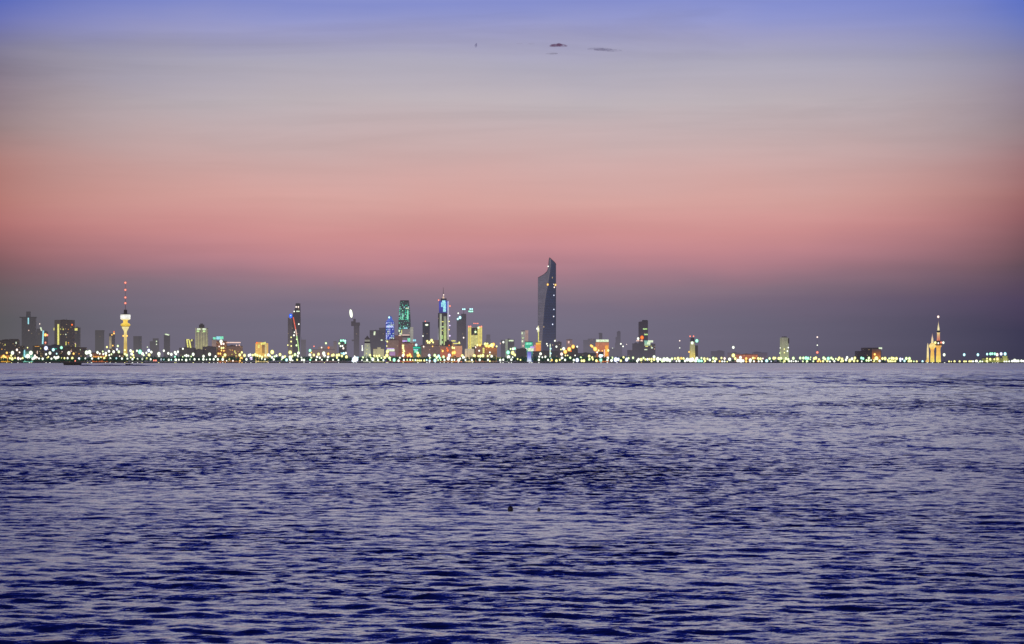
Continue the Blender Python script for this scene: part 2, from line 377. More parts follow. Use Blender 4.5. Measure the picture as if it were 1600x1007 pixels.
# ------------------------------------------------------------------ buildings
class B:
    """one building: an Empty at its base with wall, roof and the lit things on it as parts"""
    n = 0
    def __init__(s, name, label, x0, x1, yt, d, col=(0.2, 0.19, 0.19), haze=0.3, rot=0, cat='building', em=None, deep=0.8, wall=True, roof=True, plant=None, group=None, **kw):
        B.n += 1
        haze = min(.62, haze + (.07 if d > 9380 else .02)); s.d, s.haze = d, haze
        X0, X1 = wx(x0, d), wx(x1, d); W = X1 - X0; a = math.radians(rot)
        s.w = W / (math.cos(a) + deep * abs(math.sin(a))); s.dep = s.w * deep; s.a = a
        s.X = (X0 + X1) / 2; s.Y = d + (s.w * abs(math.sin(a)) + s.dep * math.cos(a)) / 2
        s.h = wz(yt, d) - GZ
        s.root = empty(name, (s.X, s.Y, GZ), label, cat, group, a)
        s.col = col; s.mat = facade(name + '_facade', col, haze, em=em, span=(0, s.h), **kw)
        if wall:
            q = MB(); q.box(-s.w/2, s.w/2, -s.dep/2, s.dep/2, -2, s.h); q.build('wall', s.mat, s.root)
        if roof: s.roofing(0, 1, s.h, plant)
    def U(s, px):            # photo column -> local x on the front
        f = s.d
        return (wx(px, f) - s.X - math.sin(s.a) * s.dep / 2) / math.cos(s.a)
    def Z(s, py): return wz(py, s.d) - GZ
    def roofing(s, f0, f1, z, plant=None):
        q = MB(); x0, x1 = -s.w/2 + s.w*f0, -s.w/2 + s.w*f1; e = 0.35; y0, y1 = -s.dep/2, s.dep/2
        q.box(x0-e, x1+e, y0-e, y0+e, z-0.9, z+1.3); q.box(x0-e, x1+e, y1-e, y1+e, z-0.9, z+1.3)
        q.box(x0-e, x0+e, y0+e, y1-e, z-0.9, z+1.3); q.box(x1-e, x1+e, y0+e, y1-e, z-0.9, z+1.3)
        q.box(x0+e, x1-e, y0+e, y1-e, z-0.4, z+0.1)
        q.build('roof', plain(tuple(c * 0.7 for c in s.col), s.haze), s.root)
        rr = random.Random(B.n * 13)
        if plant != 0 and x1 - x0 > 8:
            c = (x0 + x1)/2 + rr.uniform(-.18, .18) * (x1 - x0); hw = (x1 - x0) * rr.uniform(.14, .26); ph = plant or rr.uniform(2.5, 5)
            q = MB(); q.box(c-hw, c+hw, -s.dep*.22, s.dep*.25, z+0.1, z+ph)
            q.box(c-hw*.5, c+hw*.2, -s.dep*.1, s.dep*.1, z+ph, z+ph+1.4)
            q.build('plant_room', plain(tuple(c_ * 0.8 for c_ in s.col), s.haze), s.root)
    def vol(s, name, x0, x1, yt, yb=None, col=None, em=None, front=0.0, dep=None, mat=None, **kw):
        """another mass of the same building, between two photo columns"""
        z1 = s.Z(yt); z0 = -2 if yb is None else s.Z(yb)
        m = mat or (facade(name, col or s.col, s.haze, em=em, span=(max(z0, 0), z1), **kw) if (col or em) else s.mat)
        q = MB(); dp = dep or s.dep
        q.box(s.U(x0), s.U(x1), -s.dep/2 - front, -s.dep/2 - front + dp, z0, z1)
        return q.build(name, m, s.root)
    def panel(s, name, px, py, w_, h_, c, front=0.6, mat=None, tilt=0):
        """lit panel (window, sign, lamp strip): centre and size in photo pixels"""
        k = s.d / F; q = MB(); q.box(-w_*k/2, w_*k/2, -0.45, 0.45, -h_*k/2, h_*k/2)
        o = q.build(name, mat or flat(c), s.root); o.location = (s.U(px), -s.dep/2 - front, s.Z(py)); o.rotation_euler = (0, math.radians(tilt), 0)
        return o
    def lamp(s, name, px, py, r, c, front=1.5, rz=None):
        k = s.d / F; q = MB(); q.ball((0, 0, 0), r*k*1.28, r*k*1.0, (rz or r*1.1)*k*1.28, 16, 12)
        o = q.build(name, glow(c), s.root, True); o.location = (s.U(px), -s.dep/2 - front - r*k*0.8, s.Z(py)); return o
    def mast(s, px, yb, yt, r=0.6, col=(0.1,0.1,0.1), y=0.0, name='mast'):
        q = MB(); q.bar((s.U(px), y, s.Z(yb)), (s.U(px), y, s.Z(yt)), r, r*0.4); return q.build(name, plain(col, s.haze), s.root)
_flat = {}
def flat(c):
    """lit panel with a little unevenness from the fittings behind it"""
    if c not in _flat:
        m, t = newmat('lit_panel_' + LN[c].replace(' ', '_')); geo = t.new('ShaderNodeNewGeometry')
        n = t.noise(geo.outputs['Position'], 0.35, 2.0, 0.6)
        a, b = LC[c]
        e = t.new('ShaderNodeEmission'); t.put(t.mixc(t.maprange(n, 0.3, 0.7), lin(b), tuple(v * 1.15 for v in lin(a)[:3]) + (1,)), e.inputs[0])
        o = t.new('ShaderNodeOutputMaterial'); t.link(e.outputs[0], o.inputs[0]); _flat[c] = m
    return _flat[c]
def lamps(b, spec, name='lit_window', front=1.2):
    for s_ in spec.split(';'):
        x, y, r, c = s_.split(); b.lamp(name, float(x), float(y), float(r), c, front)
def panels(b, spec, name='lit_window', front=0.6):
    for s_ in spec.split(';'):
        x, y, w_, h_, c = s_.split(); b.panel(name, float(x), float(y), float(w_), float(h_), c, front)

# ---- west end
b = B('apartment_block', 'low dark apartment block cut by the left edge, with a raised stair tower', -4, 25.5, 532.5, 9120, (.075,.07,.065), .10, lit=.03)
b.vol('stair_tower', 14.5, 24.5, 530, col=(.07,.065,.06), front=1.0); b.vol('side_wing', 25.5, 33, 540.5, col=(.08,.075,.07), front=-3)
panels(b, '8 539 1.1 2.6 Y;25.2 536 1.6 3 W;3 546 1.2 1.6 O')
b = B('office_tower', 'broad grey tower with a box on its roof, far left', 31.5, 55, 496.5, 9700, (.17,.175,.17), .34, rot=8, lit=.004, plant=2)
b.vol('roof_box', 40.5, 47, 487, 496.5, front=-6, dep=20); b.vol('roof_slab', 30.5, 56, 495.4, 496.8, front=1.2, dep=50, col=(.13,.13,.13), lit=0)
panels(b, '44 501.8 1.9 10 C;44.6 516.6 1.4 1.6 P')
b = B('office_slab', 'plain grey slab block just right of the broad far-left tower', 53, 66, 519.5, 9900, (.17,.165,.165), .42, lit=.01)
b.vol('lift_tower', 57, 63.5, 514, front=-4, dep=14)
b = B('slim_tower', 'slim dark tower edged by a white slanting neon strip and red lamps', 64.5, 73.5, 519, 9650, (.12,.11,.11), .3, lit=.02)
b.panel('neon_strip', 67.2, 527.5, 2.3, 21, 'C', tilt=3); b.panel('neon_strip', 64.3, 514.5, 2.2, 5.5, 'W', tilt=-20)
lamps(b, '71.3 523.6 2 O;74 524 1.4 R;71.3 535.7 1.2 R;62.3 506.5 .7 P', 'warning_light')
b = B('hotel_tower', 'dark square tower with one tall yellow light strip, left of the telecom tower', 85.3, 112.5, 500.8, 9450, (.10,.09,.085), .14, rot=0, lit=.02, plant=2.5)
b.vol('stair_core', 85.3, 95, 500.2, front=2.2, col=(.22,.20,.15), dep=12, lit=0); b.panel('light_strip', 91.3, 526.5, 2.6, 39, 'Y', front=3.4)
b.mast(101.5, 500, 496.6, .7)
panels(b, '84.6 514.6 1.2 4 Y;99 515 1.5 2.2 Y;95 514.5 1.1 1.4 Y;103 523 1.5 1.6 W;107 515 1 1 O;103.4 537 1.4 5.5 Y;107.2 536 1.6 1.6 O;95 523 1 1.4 Y', front=3.2)
b.lamp('warning_light', 112.8, 507.8, 1.1, 'D')
b = B('office_block', 'grey-brown block with an orange roof sign beside the yellow-striped tower', 112.5, 124, 512.8, 9600, (.17,.15,.145), .32, lit=.015)
b.panel('sign', 117.5, 515, 7.2, 3.6, 'Y'); panels(b, '115.5 518.5 1.8 2.4 P;117 537 2.6 1.3 P;118 540 1.2 4.5 Y')
b = B('apartment_block', 'low brown block at the foot of the yellow-striped tower', 94, 130, 543.5, 9140, (.10,.075,.06), .08, lit=.03); b.vol('wing', 86, 96, 546.5, col=(.12,.09,.07), front=-4)
panels(b, '111 549 2.4 1.6 P;125.5 546.8 1 1.6 W;123.5 553.2 1.8 1 O;97 550 1 1.5 P')
b = B('low_building', 'low dark blue building with cyan lamps, left of the yellow-striped tower', 70, 92.5, 540.5, 9110, (.035,.05,.075), .06, lit=.02)
lamps(b, '72.3 544.4 2.6 B;83.7 546.8 2 C;96.3 543.6 1.9 M', 'rooftop_light'); b.panel('sign', 87, 545.4, 4, 1, 'T')
b = B('low_building', 'low olive block between dark building and blue building at far left', 51, 66, 541, 9130, (.09,.085,.06), .08, lit=.06)
panels(b, '63.5 544.8 1.1 2 Y;58 541.6 7 .7 O;58.4 551 1.1 5 P')
b = B('kiosk', 'small waterfront pavilion with bright cyan lit front near left edge', 36, 49.5, 548.5, 9060, (.08,.16,.15), .03, em=[(0,(150,240,215)),(.6,(70,150,130)),(1,(40,70,66))], rib=.2, plant=0)
b.panel('sign', 38.4, 552, 1.9, 10, 'C'); lamps(b, '48.7 551.7 2.6 W;44 557.2 3.1 W;45.4 561 2.4 W;40.8 558.5 2.2 C', 'lamp')
b = B('kiosk', 'small waterfront pavilion with warm orange lit front at the left edge', 1, 14, 555, 9055, (.2,.13,.05), .03, em=[(0,(255,190,60)),(.7,(190,110,30)),(1,(90,55,25))], rib=.2, plant=0)
lamps(b, '3 560 1.9 O;6.2 557.4 2.3 O;9 559 1.9 O;11.4 561.2 1.4 O;6 560.6 1.9 Y;11 551.7 1.5 O', 'lamp')
b = B('hazy_tower', 'faint flat-topped grey tower fading in haze, left of the telecom tower', 148.5, 161, 516.8, 10900, (.15,.13,.13), .55, lit=.004, plant=0)
b.vol('roof_slab', 149.5, 161.6, 516.2, 518.5, front=1, lit=0)
b = B('slim_tower', 'slim tower with a cream lit strip, just left of the telecom tower', 170.3, 178.5, 521.8, 9500, (.15,.14,.14), .25, lit=.01, plant=0)
b.vol('lit_strip', 170.6, 174.3, 526, 545, em=[(0,(235,215,150)),(1,(150,135,100))], front=1.2, dep=6, lit=0)
lamps(b, '178.3 521.4 1.2 O;178.3 518.6 .8 D;175 523.6 .9 O;176.4 540.4 1 O', 'warning_light')
b = B('restaurant', 'low brick-red restaurant with orange lit awning, left of the telecom tower', 143.5, 167, 551.5, 9070, (.13,.07,.05), .05, em=[(0,(210,110,50)),(.5,(140,70,40)),(1,(60,40,35))], rib=.2)
b.panel('awning', 155, 557.8, 20, 1.6, 'O', front=2)
b = B('low_building', 'low brown house at the foot of the telecom tower', 167, 194, 553, 9090, (.10,.075,.06), .07, lit=.03)
b.vol('upper_storey', 169, 181, 546, col=(.13,.10,.085), front=-3)

# telecom tower
d = 9900; root = empty('telecom_tower', (wx(196, d), d, GZ), 'telecom tower with lit white drum and tall mast of red lamps', 'tower')
k = d / F; Z = lambda y: wz(y, d) - GZ
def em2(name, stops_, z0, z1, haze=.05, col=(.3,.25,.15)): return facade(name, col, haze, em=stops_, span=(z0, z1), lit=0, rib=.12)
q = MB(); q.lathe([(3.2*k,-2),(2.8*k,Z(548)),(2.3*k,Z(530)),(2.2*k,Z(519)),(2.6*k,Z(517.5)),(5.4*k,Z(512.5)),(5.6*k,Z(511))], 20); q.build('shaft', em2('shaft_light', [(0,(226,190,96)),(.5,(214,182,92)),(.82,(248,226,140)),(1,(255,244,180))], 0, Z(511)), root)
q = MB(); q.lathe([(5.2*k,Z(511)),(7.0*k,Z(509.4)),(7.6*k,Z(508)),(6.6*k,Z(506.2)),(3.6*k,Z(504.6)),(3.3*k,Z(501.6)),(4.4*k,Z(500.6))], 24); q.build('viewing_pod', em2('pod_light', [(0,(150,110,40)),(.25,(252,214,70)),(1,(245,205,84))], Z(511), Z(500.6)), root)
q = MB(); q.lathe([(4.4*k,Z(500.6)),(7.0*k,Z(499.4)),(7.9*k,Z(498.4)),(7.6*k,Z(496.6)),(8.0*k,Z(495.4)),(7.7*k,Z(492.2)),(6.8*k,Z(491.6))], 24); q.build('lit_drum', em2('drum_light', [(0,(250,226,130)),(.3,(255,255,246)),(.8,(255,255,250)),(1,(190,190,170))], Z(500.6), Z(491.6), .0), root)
q = MB(); q.lathe([(6.9*k,Z(491.6)),(6.3*k,Z(490.8)),(2.7*k,Z(490.2)),(2.6*k,Z(485)),(2.2*k,Z(484.2))], 20); q.build('roof_drum', plain((.05,.045,.05), .12), root)
q = MB(); q.bar((0,0,Z(484.4)), (0,0,Z(462)), 1.3, .9); q.bar((0,0,Z(462)), (0,0,Z(440.5)), .8, .4); q.build('mast', plain((.28,.14,.15), .45), root)
for y in (442.1, 453.3, 465.2, 474.1):
    q = MB(); q.ball((0,0,0), 1.4*1.5*k, 1.4*1.5*k, 1.4*1.45*k); q = q.build('warning_light', glow('R'), root, True); q.location = (0, -2, Z(y))
for x in (193.3, 198.7):
    q = MB(); q.ball((0,0,0), 1.4*1.4*k, 1.4*1.2*k, 1.4*1.3*k); q = q.build('warning_light', glow('O'), root, True); q.location = ((x-196)*k, -3.1*k, Z(525.2))

b = B('hazy_tower', 'grey tower with a darker left face, just right of the telecom tower', 207.5, 220.3, 526, 10400, (.13,.12,.12), .46, rot=-28, lit=.004, plant=0)
b = B('hazy_tower', 'faint stepped grey tower with two white window lights', 234, 247, 534, 10700, (.13,.12,.12), .5, lit=.006, plant=0); b.vol('upper_storeys', 238.5, 246.5, 529, front=-3, dep=24)
panels(b, '244.6 533.8 1.8 2 W;244.6 538.3 1.6 1.8 W;230.5 542.8 1.8 2 W', front=1.5)
b = B('office_tower', 'grey-green tower whose roof edge is lit white', 255, 265.3, 524.5, 9900, (.16,.17,.16), .32, rot=18, lit=.006, plant=0)
b.panel('roof_light', 261.2, 523.2, 6, 2, 'W', tilt=12); b.panel('roof_light', 258.6, 522.6, 2, 1.4, 'G')
b = B('hotel_block', 'small hotel with two slanting yellow light stripes', 289.5, 302, 531, 9420, (.17,.14,.13), .3, lit=.01, plant=0)
b.panel('light_strip', 293, 537.5, 2, 13, 'Y', tilt=-8); b.panel('light_strip', 297, 538.3, 2.2, 13, 'Y', tilt=-10); b.panel('light_strip', 299.6, 532, 2, 3, 'Y', tilt=15); b.panel('light_strip', 293.6, 531, 4.4, 1.5, 'Y')
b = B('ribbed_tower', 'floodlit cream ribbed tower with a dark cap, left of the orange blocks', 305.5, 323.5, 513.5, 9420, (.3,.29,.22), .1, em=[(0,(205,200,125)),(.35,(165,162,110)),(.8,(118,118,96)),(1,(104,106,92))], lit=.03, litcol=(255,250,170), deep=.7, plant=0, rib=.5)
for x in (305.9, 310, 314.3, 318.6, 323): b.vol('rib', x-.45, x+.45, 512.6, front=1.3, dep=4, em=[(0,(226,220,140)),(1,(150,150,116))], lit=0)
b.vol('cap', 310.5, 318, 507.5, 513.5, col=(.07,.07,.065), front=-8, dep=20, lit=0); b.vol('cap_top', 312.5, 316, 505.8, 507.5, col=(.07,.07,.065), front=-10, dep=12, lit=0)
panels(b, '310.6 514.6 5.4 2.4 W;319 514.6 5.4 2.4 W;309.5 518 3.8 2.4 G;319 518 3.8 2.4 G', 'roof_light', front=1.8)
for i, (x0, x1, y, c, l) in enumerate([(280, 303.5, 544.3, (.11,.10,.09), 'low olive-grey block below the yellow-striped hotel'), (303.5, 317, 546.8, (.11,.105,.095), 'low olive-grey block below the cream ribbed tower'), (316.5, 338, 542.4, (.10,.085,.08), 'low brown-grey block between the cream ribbed tower and the orange tower')]):
    b = B('apartment_block', l, x0, x1, y, 9150 + i*12, c, .14, lit=.012)
    if i == 0: b.lamp('rooftop_light', 286, 545.3, 1.2, 'W')
b = B('slim_tower', 'slim beige lit stair tower under the mint roof sign', 331, 338, 531, 9330, (.28,.22,.18), .18, em=[(0,(190,140,110)),(.6,(160,126,108)),(1,(120,110,104))], lit=.01, plant=0)
b = B('hotel_tower', 'red-brown tower with orange windows under a mint green roof sign', 338, 353.2, 533.5, 9250, (.16,.09,.07), .1, em=[(0,(190,110,30)),(.4,(110,62,28)),(1,(70,42,38))], lit=.22, litcol=(255,190,90), rib=.3)
b.panel('sign', 335, 529, 4.4, 3.6, 'M'); b.panel('sign', 341, 528.4, 6, 4.8, 'C'); b.panel('sign', 346.3, 528.2, 5.6, 4.4, 'M')
lamps(b, '345.7 533.8 2.2 W;346 537.6 1.5 P;349.5 537.6 1.3 P;346.4 544.2 1.4 Y;349.4 543.8 1.2 Y;346.2 548 1.1 O;350 548.4 1.1 O;342.6 541.8 .9 P;341 552.8 1.4 O;344.4 553 1.4 O;351.8 555 2 Y')
b = B('hotel_block', 'broad brown block with pinkish roof rail lights, right of the orange tower', 353.5, 377, 541.3, 9260, (.19,.12,.085), .1, em=[(0,(160,100,30)),(.5,(110,76,48)),(1,(88,70,62))], lit=.10, litcol=(255,210,110), rib=.3)
b.panel('roof_rail', 365, 535.6, 22, 1.7, 'P'); b.mast(355, 541, 535.5, .5, name='rail_post'); b.mast(369.5, 541, 535.5, .5, name='rail_post'); b.mast(376, 541, 535.5, .5, name='rail_post')
panels(b, '367 549.6 1.6 3 Y;369 556.6 1.6 2 Y;363 547.5 1.3 1.3 O;368.4 552.4 1.5 2 Y;374 539.8 2 2 P;369.6 540 1.6 2 P;362.5 554 1.4 1.4 Y')
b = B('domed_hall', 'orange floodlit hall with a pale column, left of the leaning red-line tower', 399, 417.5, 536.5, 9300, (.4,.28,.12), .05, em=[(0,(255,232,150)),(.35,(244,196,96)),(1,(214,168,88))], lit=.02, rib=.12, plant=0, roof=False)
b.vol('gable', 400.5, 408.5, 534.8, 536.5, em=[(0,(230,170,80)),(1,(220,160,70))], lit=0); b.vol('recess', 409.3, 413.8, 539, 552.5, col=(.2,.14,.08), em=[(0,(200,150,70)),(1,(120,94,70))], front=.6, dep=3, lit=0)
b.vol('column', 413.9, 416.6, 537.5, front=1.6, dep=6, em=[(0,(255,244,190)),(1,(206,190,120))], lit=0); b.panel('roof_light', 411.5, 537, 8, 3.2, 'Y', tilt=-14); b.panel('arched_window', 404.3, 541.5, 2.4, 5, 'Y'); b.lamp('warning_light', 401.4, 536, 1, 'D')
b.mast(407, 534.8, 531, .4)
# leaning tower with the red and white light line
b = B('office_tower', 'tall dark tower with slanted top and a red and white light line', 456.8, 469, 491, 9750, (.07,.075,.08), .2, lit=.006, deep=1.0, wall=False, roof=False)
q = MB(); zz = b.Z; u = b.U; D2 = b.dep/2
pts = [(457, 492), (460.5, 483.5), (461.5, 478.5), (462.2, 474.2), (468.2, 474.2), (468.8, 500), (468.4, 520), (467.6, 540), (467.4, 567), (457.4, 567)]
bb = [(u(x), zz(y)) for x, y in pts]; n0 = len(q.v)
q.v += [(x, -D2, z) for x, z in bb] + [(x, D2, z) for x, z in bb]; n = len(bb)
q.f.append(tuple(range(n-1, -1, -1))); q.f.append(tuple(range(n, 2*n))); q.mi += [0, 0]
for i in range(n): q.f.append((i, (i+1) % n, n + (i+1) % n, n + i)); q.mi.append(0)
q.build('wall', b.mat, b.root)
b.vol('side_slab', 449.8, 458, 497, col=(.15,.15,.15), em=[(0,(120,92,50)),(.25,(96,84,66)),(.5,(50,48,48)),(1,(20,20,20))], lit=.03, rib=.4)
lp = [(458.3, 496, 'R'), (460, 505, 'R'), (462, 515, 'P'), (463.6, 525, 'G'), (464.8, 532, 'G'), (466.2, 541, 'G'), (467.2, 552, 'Y')]
for (xa, ya, c), (xb, yb, c2) in zip(lp, lp[1:]):
    q = MB(); q.bar((u(xa), -D2-1.4, zz(ya)), (u(xb), -D2-1.4, zz(yb)), 2.0, 2.0); q.build('light_line', flat(c), b.root)
b.lamp('rooftop_light', 454.4, 494, 2.3, 'U', rz=3); b.lamp('rooftop_light', 454.6, 493.6, .8, 'W', front=9)
lamps(b, '462.9 480 1 P;466.3 480 1 P;459.8 487 .9 W;467 506.8 1 W;459.4 524.3 1.2 W;460.2 519.5 .9 W;463.8 530.5 1 G;463.4 540 1.3 G;455 527.5 .9 Y;455 534 1.1 Y;455.2 541 1 Y;453.6 551 2.4 Y;449.8 539.6 .9 Y'); b.panel('lit_window', 465.6, 486.8, 5, 1.7, 'W')
b = B('hazy_tower', 'small faint brown-grey tower right of the red-line tower', 470, 477.5, 531.5, 10600, (.14,.125,.12), .5, lit=.004, plant=0); b.mast(470.6, 533, 526.8, 1.6)
b = B('low_building', 'hazy reddish low block left of the mint-lit tower', 484, 521, 546.5, 9400, (.20,.14,.11), .3, em=[(0,(165,104,62)),(1,(112,88,80))], lit=.04, rib=.15)
b.vol('upper_storey', 497, 504, 542, em=[(0,(150,110,80)),(1,(118,104,100))], front=-5, lit=0); b.vol('upper_storey', 506, 519, 541.5, em=[(0,(150,104,74)),(1,(112,98,96))], front=-5, lit=0)
lamps(b, '490.7 541.5 .9 R;509.4 536.7 1.4 G;513.5 543.6 1.4 D;502.6 543.4 1 P;486.7 551.2 1 O;484.6 548 1.9 M', 'rooftop_light')
b = B('hazy_tower', 'slim hazy beige tower left of the mint-lit tower', 521, 526, 534, 10000, (.26,.20,.17), .4, em=[(0,(150,118,84)),(1,(96,84,80))], lit=0, plant=0)
b = B('hotel_block', 'dark teal block outlined with mint green lamps', 529.6, 541, 531.5, 9500, (.05,.085,.085), .12, lit=.03, plant=0)
lamps(b, '532.8 532.6 1.5 M;536.4 532.4 1.5 M;539.4 533 1.5 C;530.2 537 1.3 G;532.2 541.2 1.2 W;535.2 541 1.2 W;536.6 544.6 1.3 P;539.6 536 1.1 M', 'lamp'); b.panel('sign', 536.4, 552.2, 8, 2.6, 'C'); b.vol('canopy', 533, 541, 548.8, 551.4, col=(.04,.10,.14), front=2, dep=5, lit=0)
b = B('construction_tower', 'slim dark tower with overhanging cap and a tilted white lamp on top', 552.8, 561, 507, 9900, (.11,.10,.11), .34, lit=.003, plant=0, deep=1)
b.vol('cap', 549.5, 562, 504.2, 509.2, col=(.07,.065,.07), front=3, dep=26, lit=0); b.vol('cap_block', 548.8, 553.6, 502.4, 509.8, col=(.06,.055,.06), front=5, dep=22, lit=0); b.vol('cap_block', 552, 555.6, 498.5, 504.2, col=(.08,.07,.07), front=0, dep=12, lit=0); b.vol('ledge', 549.6, 553, 531, 533.4, col=(.09,.08,.09), front=2, dep=10, lit=0)
b.lamp('floodlight', 548.6, 490.3, 2.2, 'W', rz=5.4).rotation_euler = (0, math.radians(-8), 0); b.mast(550, 499, 493, .8)
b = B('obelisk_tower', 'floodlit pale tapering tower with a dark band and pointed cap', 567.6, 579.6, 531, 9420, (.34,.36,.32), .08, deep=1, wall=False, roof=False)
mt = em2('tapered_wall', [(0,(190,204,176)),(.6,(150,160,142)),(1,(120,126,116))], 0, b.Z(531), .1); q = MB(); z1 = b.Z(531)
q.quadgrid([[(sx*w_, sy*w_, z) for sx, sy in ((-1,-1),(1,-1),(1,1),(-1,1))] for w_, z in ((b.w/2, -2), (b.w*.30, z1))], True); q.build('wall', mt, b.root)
q = MB(); q.box(-b.w*.36, b.w*.36, -b.w*.36, b.w*.36, b.Z(536.6), b.Z(534)); q.build('dark_band', plain((.03,.03,.035), .06), b.root)
q = MB(); q.box(-b.w*.33, b.w*.33, -b.w*.33, b.w*.33, b.Z(531), b.Z(528.6)); q.quadgrid([[(sx*w_, sy*w_, z) for sx, sy in ((-1,-1),(1,-1),(1,1),(-1,1))] for w_, z in ((b.w*.24, b.Z(528.6)), (.4, b.Z(524.6)))], True); q.build('pointed_cap', plain((.10,.10,.09), .15), b.root)
panels(b, '573.4 546.5 .8 2.2 Y;572.6 552.6 1 2 Y;574.6 541 .7 1.6 Y'); lamps(b, '566 541 .9 W;566.2 544.2 1 W;566.3 547.2 1.2 W', 'lamp')
b = B('office_slab', 'dark slate slab with a white sign near the top, left of the blue lattice tower', 577.6, 592.3, 516.8, 9800, (.11,.12,.125), .24, lit=.004, plant=1.5); panels(b, '585.4 519.6 2.6 2.6 W;585 522.4 2.4 3.4 W', 'sign'); b.panel('lit_window', 596.4, 531.8, 2.8, 1.9, 'W', front=2)
b = B('office_slab', 'dark slate slab behind the blue lattice tower', 592.3, 604, 513, 9860, (.11,.12,.125), .3, lit=.004, plant=1.5)
b = B('low_building', 'low cream floodlit building with a small gable, left of the brown blocks', 583.2, 599.2, 545.3, 9180, (.38,.37,.28), .05, em=[(0,(214,214,150)),(.5,(188,184,134)),(1,(170,164,124))], lit=.02, rib=.3, plant=0)
q = MB(); q.prism([(b.U(589.5), -b.dep/2-.4), (b.U(594.5), -b.dep/2-.4), (b.U(594.5), 8-b.dep/2), (b.U(589.5), 8-b.dep/2)], b.Z(545.8), b.Z(543)); q.build('gable', b.mat, b.root)
# blue lattice tower
b = B('lattice_tower', 'blue tower covered with bright white lattice lights and a domed top', 602.6, 615.4, 503, 9600, (.05,.08,.25), .04, em=[(0,(36,66,170)),(1,(24,52,160))], lit=.0, plant=0, roof=False, deep=1)
rr = random.Random(5)
for i in range(9):
    for j in range(5):
        if rr.random() < .82: b.panel('lattice_light', 603.9 + j*2.55 + rr.uniform(-.3,.3), 505 + i*3.35 + rr.uniform(-.3,.3), rr.uniform(.8,1.5), rr.uniform(1.6,3), rr.choice('BBWC'), front=.7, tilt=rr.choice((-28,28,0)))
b.panel('light_band', 608.8, 510.4, 10.4, 2.4, 'B', front=1.1)
q = MB(); z1 = b.Z(503); q.lathe([(b.w*.46, z1), (b.w*.40, b.Z(501)), (b.w*.26, b.Z(499)), (b.w*.24, b.Z(496.6)), (b.w*.16, b.Z(494.8)), (b.w*.03, b.Z(493.6))], 16); q.build('dome', em2('dome_light', [(0,(60,96,190)),(.5,(20,90,200)),(1,(24,70,150))], z1, b.Z(493.6)), b.root, True); b.lamp('rooftop_light', 608.2, 496.4, 1.3, 'C')
b.panel('lit_window', 604.4, 533, 3, 2.2, 'W'); b.panel('lit_window', 610, 531.6, 4, 1.6, 'C')
b = B('apartment_block', 'brown block with a white and violet sign, below the blue lattice tower', 603.5, 622, 531.6, 9300, (.22,.16,.13), .14, em=[(0,(150,96,90)),(.4,(112,84,74)),(1,(98,80,70))], lit=.01, rib=.15)
b.panel('sign', 610.4, 547.6, 12, 3.4, 'W'); b.panel('sign_top', 610.4, 545.2, 11, 1.8, 'V'); lamps(b, '605.2 534 1.1 Y;605.4 549.8 2.1 Y;604.4 541 .8 Y', 'lamp'); b.panel('porch', 613, 553, 9, 6, 'V', mat=facade('porch_light', (.3,.2,.3), .1, em=[(0,(176,140,190)),(1,(130,90,110))], lit=0))
b = B('apartment_block', 'tall narrow brown block at the foot of the mint-lit tower', 616.5, 628.5, 525, 9340, (.17,.10,.085), .14, em=[(0,(176,84,66)),(.4,(112,70,60)),(1,(74,56,52))], lit=.02, rib=.2)
panels(b, '625.6 522 2.6 2.4 W;627.6 518.8 1.2 6 Y;624.6 524.4 3.4 1.6 P')
# mint-lit tower
b = B('office_tower', 'tall dark teal tower with mint green windows, left of the blue-crowned tower', 622.4, 641.2, 505, 9850, (.06,.12,.12), .18, lit=.10, litcol=(120,255,215), litpow=.5, deep=.8, wall=False, roof=False)
q = MB(); q.quadgrid([[(sx*w_, sy*w_*.8, z) for sx, sy in ((-1,-1),(1,-1),(1,1),(-1,1))] for w_, z in ((b.w*.52,-2),(b.w*.50,b.Z(505)),(b.w*.46,b.Z(490)),(b.w*.37,b.Z(471.2)))], True); q.f.append((15,14,13,12)[::-1]); q.mi.append(0); q.build('wall', b.mat, b.root)
q = MB(); hw = b.w*.35; q.box(-hw, hw, -hw*.8, hw*.8, b.Z(471.2), b.Z(469.6)); q.build('roof', plain((.03,.035,.035), .12), b.root)
for i in range(15):
    y = 477.5 + i*2.75
    for j in range(7):
        dens = .75 if 486 < y < 500 else .45 if y < 486 else .5 if y > 512 else .12
        if rr.random() < dens * (1.15 if j in (4,5,0) else .7): b.panel('lit_window', 625 + (j-.0)*2.25 - (y-477)*.045 + rr.uniform(-.3,.3), y, rr.uniform(.9,1.8), rr.uniform(.9,1.9), rr.choice('MMMTC'), front=4.0)
panels(b, '636.5 482 5 1.5 W;637.2 492.5 2.2 14 M;626.4 497 1.2 5 M;629.4 494.8 1.4 9 M;634 513.3 5.6 2.4 C;624 517.6 2 3.4 W;626.2 522.8 2.4 4.4 W', front=4.4)
b = B('office_block', 'pale grey frame-like block in front of the mint-lit tower', 627.5, 645.2, 514.5, 9500, (.3,.29,.28), .3, em=[(0,(120,90,80)),(.5,(96,90,88)),(1,(104,102,98))], lit=.02, plant=0, rib=.3)
b.vol('end_column', 641, 645.2, 511.4, front=1.2, em=[(0,(140,150,140)),(1,(176,178,156))], lit=0); b.panel('light_band', 634, 523.8, 12, 1.1, 'P'); b.panel('dark_band', 635, 526.4, 13, 2.4, 'W', mat=plain((.05,.05,.05), .2))
b.panel('sign', 631.6, 534, 8.4, 3.8, 'V'); b.panel('sign', 640.6, 531.4, 7.6, 5.4, 'M'); b.panel('sign', 647.2, 532.2, 5.6, 3, 'C')
